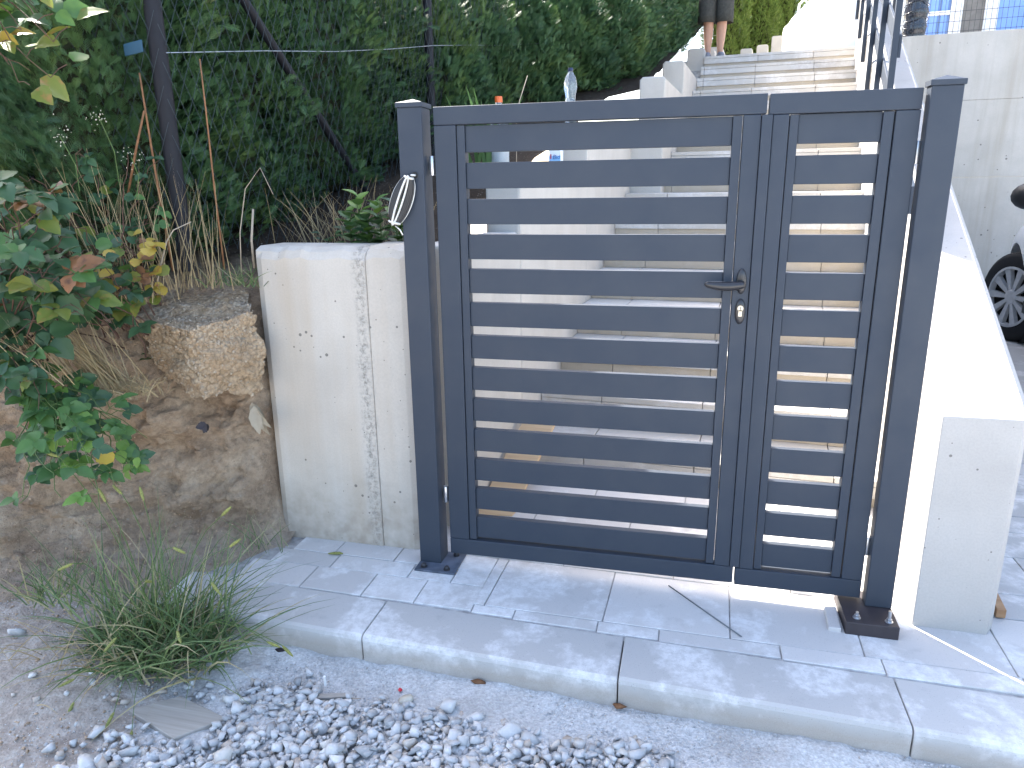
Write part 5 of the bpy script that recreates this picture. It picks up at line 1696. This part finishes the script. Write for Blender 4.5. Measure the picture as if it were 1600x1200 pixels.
    for j in range(2):
        for k in range(n):
            a = i0 + j * n + k; b = i0 + j * n + (k + 1) % n
            m.f.append((a, b, b + n, a + n))
    so = m.build("shorts", M['shorts'], root, smooth=True, fix=False)
    sol = so.modifiers.new("cloth", 'SOLIDIFY'); sol.thickness = 0.006
    m = MB()
    rings = [ring(0, 0.004, 0.94, 0.172, 0.126), ring(0, 0.006, 1.10, 0.162, 0.118), ring(0, 0.0, 1.28, 0.185, 0.126), ring(0, 0, 1.40, 0.175, 0.105), ring(0, 0, 1.465, 0.085, 0.078)]
    for rg_ in rings: m.v += rg_
    for j in range(4):
        for k in range(n):
            a = j * n + k; b = j * n + (k + 1) % n
            m.f.append((a, b, b + n, a + n))
    for sx in (1, -1):
        m.tube([(0.12 * sx, 0, 1.37), (0.19 * sx, 0.002, 1.345), (0.222 * sx, 0.012, 1.20)], [0.078, 0.072, 0.062], 14, caps=False)
    m.build("t_shirt", M['shirt'], root, smooth=True, fix=False)
    for sx in (1, -1):
        m = MB(); m.tube([(0.070 * sx, 0.055, 0.035), (0.071 * sx, 0.03, 0.048), (0.074 * sx, -0.03, 0.050), (0.079 * sx, -0.10, 0.040), (0.082 * sx, -0.165, 0.030), (0.082 * sx, -0.190, 0.025)], [0.026, 0.042, 0.044, 0.042, 0.032, 0.012], 14); m.box(0.035 * sx if sx > 0 else -0.115, 0.115 if sx > 0 else -0.035, -0.18, 0.06, 0.0, 0.016)
        auto_smooth(m.build("shoe", M['shoe'], root), 45)
    m = MB(); m.lathe([(0.098, -0.01), (0.104, 0.03), (0.098, 0.07), (0.07, 0.105), (0.02, 0.118)], (0, 0.012, 1.685), 20, 'z', 0.86, 1.0); auto_smooth(m.build("hair", M['hair'], root), 70)
    m = MB(); m.lathe([(0.004, 0), (0.011, 0.012), (0.014, 0.022), (0.006, 0.05)], (0, -0.105, 1.622), 10, 'z'); m.build("nose", M['skin'], root, smooth=True)
    for sx in (1, -1):
        m = MB(); m.lathe([(0.002, -0.010), (0.010, -0.005), (0.011, 0.0), (0.010, 0.005)], (0.030 * sx, -0.094, 1.662), 12, 'y'); m.build("eye", M['eye'], root, smooth=True)
        m = MB(); m.lathe([(0.012, -0.006), (0.022, 0.0), (0.012, 0.006)], (0.078 * sx, 0.0, 1.645), 12, 'x', 0.7, 1.3); m.build("ear", M['skin'], root, smooth=True)
    m = MB(); m.tube([(-0.022, -0.098, 1.592), (0, -0.104, 1.590), (0.022, -0.098, 1.592)], [0.003, 0.005, 0.003], 8); m.build("mouth", simple("lips", (0.36, 0.15, 0.12), 0.5), root, smooth=True)
build_person()

# ------------------------------------------------------------------ white bulk bag on the landing
bb = empty("bulk_bag", tuple(Q(1.62, 8.3, Z0 + NST * RISE)), label="big white woven bulk bag slumped on the landing above the stairs", cat="bag")
V, F = [], []
nu, nv = 48, 22
for j in range(nv + 1):
    t = j / nv
    for i in range(nu):
        a = 2 * math.pi * i / nu
        ca, sa = math.cos(a), math.sin(a)
        sq = 1.0 / max(abs(ca), abs(sa)) ** 0.55
        prof_r = 0.50 * (1.02 - 0.06 * t + 0.10 * math.sin(t * math.pi) - 0.75 * max(0, t - 0.72) ** 1.0)
        hgt = 0.95 * t - 0.38 * max(0, -ca) * t ** 1.5 + 0.06 * math.sin(3 * a) * t
        r_ = prof_r * sq * (1 + 0.03 * math.sin(5 * a + 4 * t) + 0.02 * math.sin(11 * a + 3 * t))
        V.append(Q(1.62 + 0.98 * r_ * ca, 8.3 + 0.9 * r_ * sa, Z0 + NST * RISE + 0.004 + hgt))
for j in range(nv):
    for i in range(nu):
        a = j * nu + i; b = j * nu + (i + 1) % nu
        F.append((a, b, b + nu, a + nu))
top_i = len(V)
V.append(Q(1.70, 8.3, Z0 + NST * RISE + 0.90))
me = bpy.data.meshes.new("bag_body")
off = np.array(ORG[bb.name])
me.from_pydata([tuple(np.array(v) - off) for v in V], [], F + [(nv * nu + i, nv * nu + (i + 1) % nu, top_i) for i in range(nu)])
ob_ = link_mesh("bag_body", me, M['bag'], bb, smooth=True)
sb = ob_.modifiers.new("sub", 'SUBSURF'); sb.levels = 1; sb.render_levels = 1
for (u, s) in [(1.30, 8.0), (2.0, 8.0), (1.3, 8.6), (2.0, 8.6)]:
    m = MB(); zt_ = Z0 + NST * RISE + (0.55 if u < 1.6 else 0.88)
    m.tube([Q(u - .06, s, zt_ - .1), Q(u - .05, s, zt_ + .10), Q(u, s, zt_ + .15), Q(u + .05, s, zt_ + .10), Q(u + .06, s, zt_ - .1)], 0.014, 6); m.build("lifting_loop", M['bag'], bb, smooth=True)
# folded flap lying beside it, dark label
m = MB()
pts = [Q(1.10 + 0.06 * math.sin(t * 3), 7.86 + 0.02 * t, Z0 + NST * RISE + 0.01 + 0.26 * (1 - t) ** 1.2) for t in np.linspace(0, 1, 9)]
m.ribbon(pts, [0.02, 0.06, 0.09, 0.10, 0.10, 0.09, 0.08, 0.06, 0.04], Vector(UV) * .8 + Vector(EV) * .6); fl_ = m.build("flap", M['bag'], bb, fix=False)
sol = fl_.modifiers.new("th", 'SOLIDIFY'); sol.thickness = 0.004

# ------------------------------------------------------------------ rear retaining wall and house
rw = empty("retaining_wall", tuple(Q(4.2, 7.5, 0)), label="tall stained concrete retaining wall behind the white car", cat="wall")
def lift(u0, u1, z0, z1, s=7.5, d=0.25):
    m = MB(); qbox(m, u0, u1, s, s + d, z0, z1); return bevel(m.build("wall_lift", M['wall_far'], rw), 0.002, 1)
lift(2.1, 8.0, -0.1, 1.40); lift(2.1, 8.0, 1.402, 2.22, 7.502); lift(2.1, 8.0, 2.222, 2.915, 7.5)
# return wall running back to the house terrace
m = MB(); qbox(m, 2.1, 2.35, 7.76, 11.0, 0.0, 2.913); m.build("wall_return", M['wall_far'], rw)
m = MB(); qbox(m, 2.36, 8.0, 7.76, 11.6, 2.70, 2.905); o = m.build("terrace", M['tread']); tag(o, "paved terrace in front of the house", None, None, "structure")
# wire panel fence on the wall
wf = empty("wire_panel_fence", tuple(Q(4.2, 7.58, 2.92)), label="thin black wire panel fence on top of the rear retaining wall", cat="fence")
m = MB()
for k in range(0, 116):
    u = 2.2 + k * 0.05
    m.tube([Q(u, 7.60, 2.93), Q(u, 7.60, 3.95)], 0.0022, 4)
m.build("vertical_wires", M['blacksteel'], wf)["kind"] = "stuff"
m = MB()
for z in (2.95, 3.05, 3.15, 3.35, 3.55, 3.75, 3.95):
    m.tube([Q(2.2, 7.605, z), Q(7.95, 7.605, z)], 0.0030, 4)
m.build("horizontal_wires", M['blacksteel'], wf)["kind"] = "stuff"
for u in (2.22, 4.6, 7.0):
    m = MB(); qbox(m, u, u + .05, 7.58, 7.62, 2.917, 4.0); m.build("post", M['blacksteel'], wf)
wp = empty("wrapped_pillar", tuple(Q(2.58, 8.4, 2.905)), label="pillar wrapped in shiny black film at the left end of the terrace", cat="pillar")
m = MB(); m.lathe([(0.125 + 0.012 * math.sin(k * 2.1), 0.06 * k) for k in range(36)], Q(2.58, 8.4, 2.907), 20); m.build("film_wrap", M['wrap'], wp, smooth=True)
m = MB()
for k in range(9):
    z = 2.95 + 0.09 * k
    m.tube([Q(2.58 + 0.134 * math.cos(a), 8.4 + 0.134 * math.sin(a), z + 0.02 * math.sin(a * 2 + k)) for a in np.linspace(0, 2 * math.pi, 18, endpoint=False)], 0.005, 5, closed=True)
m.build("film_folds", M['wrap'], wp, smooth=True)
hs = empty("house", tuple(Q(6, 11, 2.9)), label="white house with blue curtained windows above the retaining wall", cat="house")
def hb(name, mat, u0, u1, s0, s1, z0, z1, par=hs, bv=0):
    m = MB(); qbox(m, u0, u1, s0, s1, z0, z1); o = m.build(name, M[mat], par)
    if bv: bevel(o, bv, 1)
    return o
hb("wall", 'render', 2.3, 3.06, 11.0, 11.3, 2.9, 7.0)
hb("wall", 'render', 3.46, 3.56, 11.0, 11.3, 2.9, 5.2); hb("wall", 'render', 3.845, 3.97, 11.0, 11.3, 2.9, 5.2)
hb("wall", 'render', 5.0, 11.0, 11.0, 11.3, 2.9, 7.0); hb("wall", 'render', 3.061, 4.999, 11.0, 11.3, 5.201, 7.0)
hb("wall", 'render', 2.3, 2.6, 11.301, 19.0, 2.9, 7.0); hb("wall", 'render', 10.7, 11.0, 11.301, 19.0, 2.9, 7.0); hb("wall", 'render', 2.601, 10.699, 18.7, 19.0, 2.9, 7.0)
m = MB(); m.hexa([Q(1.8, 10.5, 7.0), Q(11.5, 10.5, 7.0), Q(11.5, 19.5, 7.0), Q(1.8, 19.5, 7.0), Q(5, 14.9, 9.4), Q(8.3, 14.9, 9.4), Q(8.3, 15.1, 9.4), Q(5, 15.1, 9.4)]); m.build("roof", M['rooftile'], hs)
def window(u0, u1, z0, z1, transom):
    fr = MB()
    qbox(fr, u0, u0 + .05, 11.02, 11.09, z0, z1); qbox(fr, u1 - .05, u1, 11.02, 11.09, z0, z1)
    qbox(fr, u0 + .051, u1 - .051, 11.02, 11.09, z1 - .05, z1); qbox(fr, u0 + .051, u1 - .051, 11.02, 11.09, z0, z0 + .05)
    f = fr.build("window_frame", M['frame'], hs)
    m = MB(); qbox(m, u0 + .051, u1 - .051, 11.0, 11.085, transom, transom + .055); m.build("transom", M['frame'], f)
    m = MB(); qbox(m, u0 + .0505, u1 - .0505, 11.05, 11.06, z0 + .0505, z1 - .0505); m.build("pane", M['pane'], f)
    return f
f = window(3.061, 3.459, 2.95, 5.19, 3.72)
for (a, b) in [(3.115, 3.24), (3.29, 3.37)]:
    m = MB(); qbox(m, a, b, 11.044, 11.049, 3.0, 5.13); m.build("curtain", M['curtain'], f)
hb("door_panel", 'doorpanel', 3.561, 3.844, 11.03, 11.1, 2.92, 5.19)
f = window(3.971, 4.999, 2.95, 5.19, 4.6)
for (a, b) in [(4.03, 4.5), (4.6, 4.9)]:
    m = MB(); qbox(m, a, b, 11.044, 11.049, 3.0, 5.13); m.build("curtain", M['curtain'], f)
fp = MB(); fp.lathe([(0.07, 0), (0.10, 0.17), (0.11, 0.17), (0.11, 0.20), (0.095, 0.20), (0.09, 0.18)], Q(3.75, 9.0, 2.906), 18)
o = auto_smooth(fp.build("flower_pot", M['terracotta'], loc=tuple(Q(3.75, 9.0, 2.906)))); tag(o, "terracotta flower pot on the terrace in front of the right window", "flower pot")

# ------------------------------------------------------------------ white car on the driveway
def build_car():
    hd = Vector((0.10, 1.0, 0)).normalized()
    rz = math.atan2(hd.y, hd.x)
    # front left wheel centre wanted near (3.47, 4.10); in car space it sits at (1.32, 0.80)
    fw = Vector((1.32, 0.80, 0))
    loc = Vector((3.78, 4.72, 0.045)) - (Matrix.Rotation(rz, 3, 'Z') @ fw) * 1.15
    car = empty("car", tuple(loc), (0, 0, rz), label="white car parked nose to the retaining wall at the right edge", cat="car")
    car.scale = (1.15, 1.15, 1.15)
    secs = []   # x, half width, zb, zshoulder, ztop, half width top
    data = [(-2.10, 0.60, 0.42, 0.62, 0.72, 0.50), (-2.02, 0.78, 0.30, 0.82, 1.00, 0.66), (-1.75, 0.87, 0.26, 0.96, 1.42, 0.62), (-1.2, 0.90, 0.25, 0.98, 1.54, 0.63), (-0.4, 0.905, 0.25, 0.97, 1.57, 0.65),
            (0.25, 0.905, 0.25, 0.95, 1.52, 0.64), (0.70, 0.90, 0.25, 0.94, 1.22, 0.66), (1.00, 0.90, 0.25, 0.93, 1.03, 0.70), (1.40, 0.88, 0.26, 0.88, 0.97, 0.66), (1.80, 0.80, 0.28, 0.78, 0.88, 0.58), (2.02, 0.62, 0.32, 0.66, 0.74, 0.46), (2.10, 0.42, 0.42, 0.58, 0.64, 0.30)]
    V = []
    for (x, w_, zb, zs, zt, wt) in data:
        zm = (zb + zs) / 2
        V += [(x, -w_ * .92, zb), (x, -w_, zm), (x, -w_ * .985, zs), (x, -wt, zt - .03), (x, -wt * .6, zt), (x, wt * .6, zt), (x, wt, zt - .03), (x, w_ * .985, zs), (x, w_, zm), (x, w_ * .92, zb)]
    n = 10
    F = []
    for i in range(len(data) - 1):
        for k in range(n):
            a = i * n + k; b = i * n + (k + 1) % n
            F.append((a, a + n, b + n, b))
    F += [tuple(range(n)), tuple(range((len(data) - 1) * n + n - 1, (len(data) - 1) * n - 1, -1))]
    mb = MB(); mb.v = V; mb.f = F
    body = mb.build("body", M['carpaint'], car, smooth=True)
    s_ = body.modifiers.new("sub", 'SUBSURF'); s_.levels = 2; s_.render_levels = 2
    cut = MB()
    for wx in (1.32, -1.32):
        for y0_, y1_ in ((0.48, 1.2), (-1.2, -0.48)):
            cut.lathe([(0.370, y0_), (0.370, y1_)], (wx, 0, 0.345), 32, 'y')
    cutter = cut.build("arch_cutter", M['black'], car)
    bo = body.modifiers.new("cut", 'BOOLEAN'); bo.operation = 'DIFFERENCE'; bo.object = cutter; bo.solver = 'EXACT'
    bpy.context.view_layer.update()
    cutme = bpy.data.meshes.new_from_object(body.evaluated_get(bpy.context.evaluated_depsgraph_get()))
    body.modifiers.clear(); body.data = cutme
    bpy.data.objects.remove(cutter)
    body.data.set_sharp_from_angle(angle=R(50))
    for (wx, st) in ((1.32, R(24)), (-1.32, 0)):
        for sy in (1, -1):
            m = MB(); m.lathe([(0.02, 0.50 * sy), (0.371, 0.50 * sy), (0.371, 0.80 * sy)], (wx, 0, 0.345), 32, 'y'); m.f.pop(); m.build("wheel_arch", M['black'], car, fix=False)
            wroot = MB()
            c = (0, 0, 0)
            wroot.lathe([(0.02, -0.045), (0.20, -0.045), (0.217, -0.10), (0.29, -0.105), (0.322, -0.08), (0.325, 0.0), (0.322, 0.08), (0.29, 0.105), (0.217, 0.10), (0.20, 0.045), (0.02, 0.045)], c, 36, 'y')
            wo = auto_smooth(wroot.build("wheel", M['tyre'], car), 50)
            wo.location = (wx, 0.775 * sy, 0.325); wo.rotation_euler = (0, 0, st)
            m = MB()
            m.lathe([(0.218, 0.095 * sy), (0.222, 0.108 * sy), (0.205, 0.110 * sy), (0.198, 0.07 * sy)], c, 36, 'y'); m.f = m.f[:-2]
            m.lathe([(0.055, 0.06 * sy), (0.055, 0.098 * sy), (0.045, 0.102 * sy)], c, 18, 'y')
            for k in range(10):
                a = 2 * math.pi * k / 10
                u = Vector((math.cos(a), 0, math.sin(a))); t = Vector((-math.sin(a), 0, math.cos(a)))
                p = lambda r_, w_, y_: tuple(u * r_ + t * w_ + Vector((0, y_ * sy, 0)))
                m.hexa([p(.045, -.012, .07), p(.045, .012, .07), p(.205, .026, .07), p(.205, -.026, .07), p(.045, -.012, .098), p(.045, .012, .098), p(.205, .026, .102), p(.205, -.026, .102)])
            rim = m.build("rim", M['rim'], car); rim.parent = wo
    for sy in (1, -1):
        m = MB(); m.lathe([(0.03, -0.13), (0.10, -0.10), (0.12, 0.0), (0.10, 0.07), (0.04, 0.09)], (0.62, 1.02 * sy, 1.06), 16, 'x', 0.95, 0.72); auto_smooth(m.build("mirror", M['black'], car), 60)
        m = MB(); m.box(0.60, 0.68, min(0.80 * sy, 0.94 * sy), max(0.80 * sy, 0.94 * sy), 1.0, 1.04); m.build("mirror_arm", M['black'], car)
        y0, y1 = 0.905 * sy, 0.665 * sy
        def win(x0, x1, x2, x3, nm="side_window"):
            m = MB(); o_ = 0.012 * sy
            m.prism([(x0, y0 * .985 + o_, 0.99), (x1, y0 * .985 + o_, 0.99), (x2, y1 + o_ * 1.5, 1.44), (x3, y1 + o_ * 1.5, 1.44)], (0, -0.01 * sy, -0.003)); m.build(nm, M['carglass'], car)
        win(-0.48, 0.62, 0.16, -0.48); win(-1.40, -0.54, -0.54, -1.25)
        m = MB(); m.lathe([(0.06, -0.2), (0.10, -0.05), (0.09, 0.06), (0.03, 0.13)], (1.88, 0.58 * sy, 0.68), 14, 'x', 1.0, 0.6); auto_smooth(m.build("headlight", M['lamp'], car))
        m = MB(); m.lathe([(0.05, -0.06), (0.08, 0.0), (0.06, 0.1)], (-1.98, 0.68 * sy, 0.82), 12, 'x', 0.8, 1.2); auto_smooth(m.build("tail_light", M['red'], car))
    m = MB(); m.prism([(0.72, -0.62, 1.10), (0.72, 0.62, 1.10), (0.30, 0.55, 1.50), (0.30, -0.55, 1.50)], (0.02, 0, 0.015)); m.build("windscreen", M['carglass'], car)
    m = MB(); m.prism([(-1.98, -0.55, 1.06), (-1.98, 0.55, 1.06), (-1.72, 0.5, 1.42), (-1.72, -0.5, 1.42)], (-0.02, 0, 0.01)); m.build("rear_window", M['carglass'], car)
    m = MB(); m.tube([(1.70, 0.86, 0.40), (1.95, 0.74, 0.40), (2.10, 0.45, 0.40), (2.14, 0, 0.40), (2.10, -0.45, 0.40), (1.95, -0.74, 0.40), (1.70, -0.86, 0.40)], 0.075, 10); m.build("bumper", M['bumper'], car, smooth=True)
    for y0_ in (-0.90, 0.885):
        m = MB(); m.box(-0.85, 0.85, y0_, y0_ + 0.015, 0.28, 0.36); m.build("sill", M['black'], car)
build_car()

# ------------------------------------------------------------------ small things on the ground
def lump(name, lab, cat, c, s, mat, seed):
    V, F = ROCKS2[seed % len(ROCKS2)]
    o = np_mesh(name, V * np.array(s) + np.array(c), F, mat, loc=c); tag(o, lab, cat); return o
m = MB()
pl_p = [(-0.405, -0.868, 0.0), (-0.205, -0.935, 0.0), (-0.115, -0.835, 0.0), (-0.30, -0.785, 0.0)]
zb_ = -0.012
m.hexa([(x, y, zb_ - 0.012) for x, y, z in pl_p] + [(x, y, zb_ + 0.016) for x, y, z in pl_p])
o = bevel(m.build("board_piece", M['wood_grey'], loc=(-0.26, -0.86, zb_)), 0.002, 1); tag(o, "weathered flat board piece lying at the edge of the gravel", "board")
lump("red_scrap", "small red plastic scrap on the gravel below the kerb", "plastic scrap", (0.300, -0.608, gz(0.3, -.608) + 0.010), (0.008, 0.008, 0.012), M['red'], 1)
lump("clay_clod", "brown clay clod against the kerb face below the middle kerbstone", "clod", (0.513, -0.520, gz(0.513, -.52) + 0.008), (0.022, 0.012, 0.012), M['clod'], 2)
lump("clay_clod", "brown clay clod at the foot of the right kerb joint under the gate", "clod", (0.925, -0.530, gz(0.925, -.53) + 0.010), (0.022, 0.012, 0.011), M['clod'], 3)
lump("coal_chip", "small black chip in front of the left kerb end", "chip", (-0.145, -0.515, gz(-.145, -.515) + 0.006), (0.018, 0.014, 0.010), M['darkleaf'], 4)
m = MB(); m.tube([(0.080, -0.642, -0.006), (0.083, -0.648, 0.030)], 0.0038, 8); o = m.build("cigarette_end", M['paper'], loc=(0.08, -0.642, -0.01)); tag(o, "white cigarette end stuck in the dust left of the gravel", "cigarette end")
m = MB(); m.hexa([(0.085, -0.70, -0.015), (0.165, -0.680, -0.012), (0.160, -0.664, -0.012), (0.082, -0.68, -0.015), (0.085, -0.70, -0.004), (0.165, -0.680, 0.0), (0.160, -0.664, 0.0), (0.082, -0.68, -0.004)]); o = m.build("wood_chip", M['wood_grey'], loc=(0.12, -0.68, -0.01)); tag(o, "small weathered wood chip left of the gravel", "wood chip")
# shrivelled corn husk at the wall corner
hk = empty("dried_husk", (-0.455, -0.01, 0.50), label="shrivelled pale corn husk hanging at the corner of bank and wall", cat="husk")
for k in range(9):
    st = Vector((-0.475 + jit(.012), -0.015 + jit(.01), 0.625 + jit(.02)))
    add_leaf(hk, 'husk', st, (random.uniform(0.05, 0.7), random.uniform(-.35, 0), -1), (random.uniform(-.6, .6), -1, 0.2), random.uniform(0.07, 0.125), 'narrow', 1.1)
dk = empty("rotten_leaf", (-0.435, -0.30, 0.64), label="blackish shrivelled leaf clinging to the bank below the concrete lump", cat="leaf")
for k in range(3):
    add_leaf(dk, 'leaf_rotten', (-0.445 + jit(.01), -0.335, 0.665), (random.uniform(-.6, .8), -0.3, random.uniform(-.9, 0)), (0, -1, 0.2), 0.036, 'ovate')
hl2 = empty("fallen_catkin", (-0.17, -0.045, zp(-.17)), label="fallen green foxtail head on the paving in front of the wall", cat="seed head")
m = MB(); m.tube([Vector((-0.205, -0.060, zp(-.2) + 0.006)), Vector((-0.185, -0.055, zp(-.2) + .007)), Vector((-0.165, -0.05, zp(-.2) + .007)), Vector((-0.150, -0.048, zp(-.2) + .006))], [0.002, 0.0055, 0.006, 0.002], 8); m.build("bristles", M['seedhead'], hl2, smooth=True)
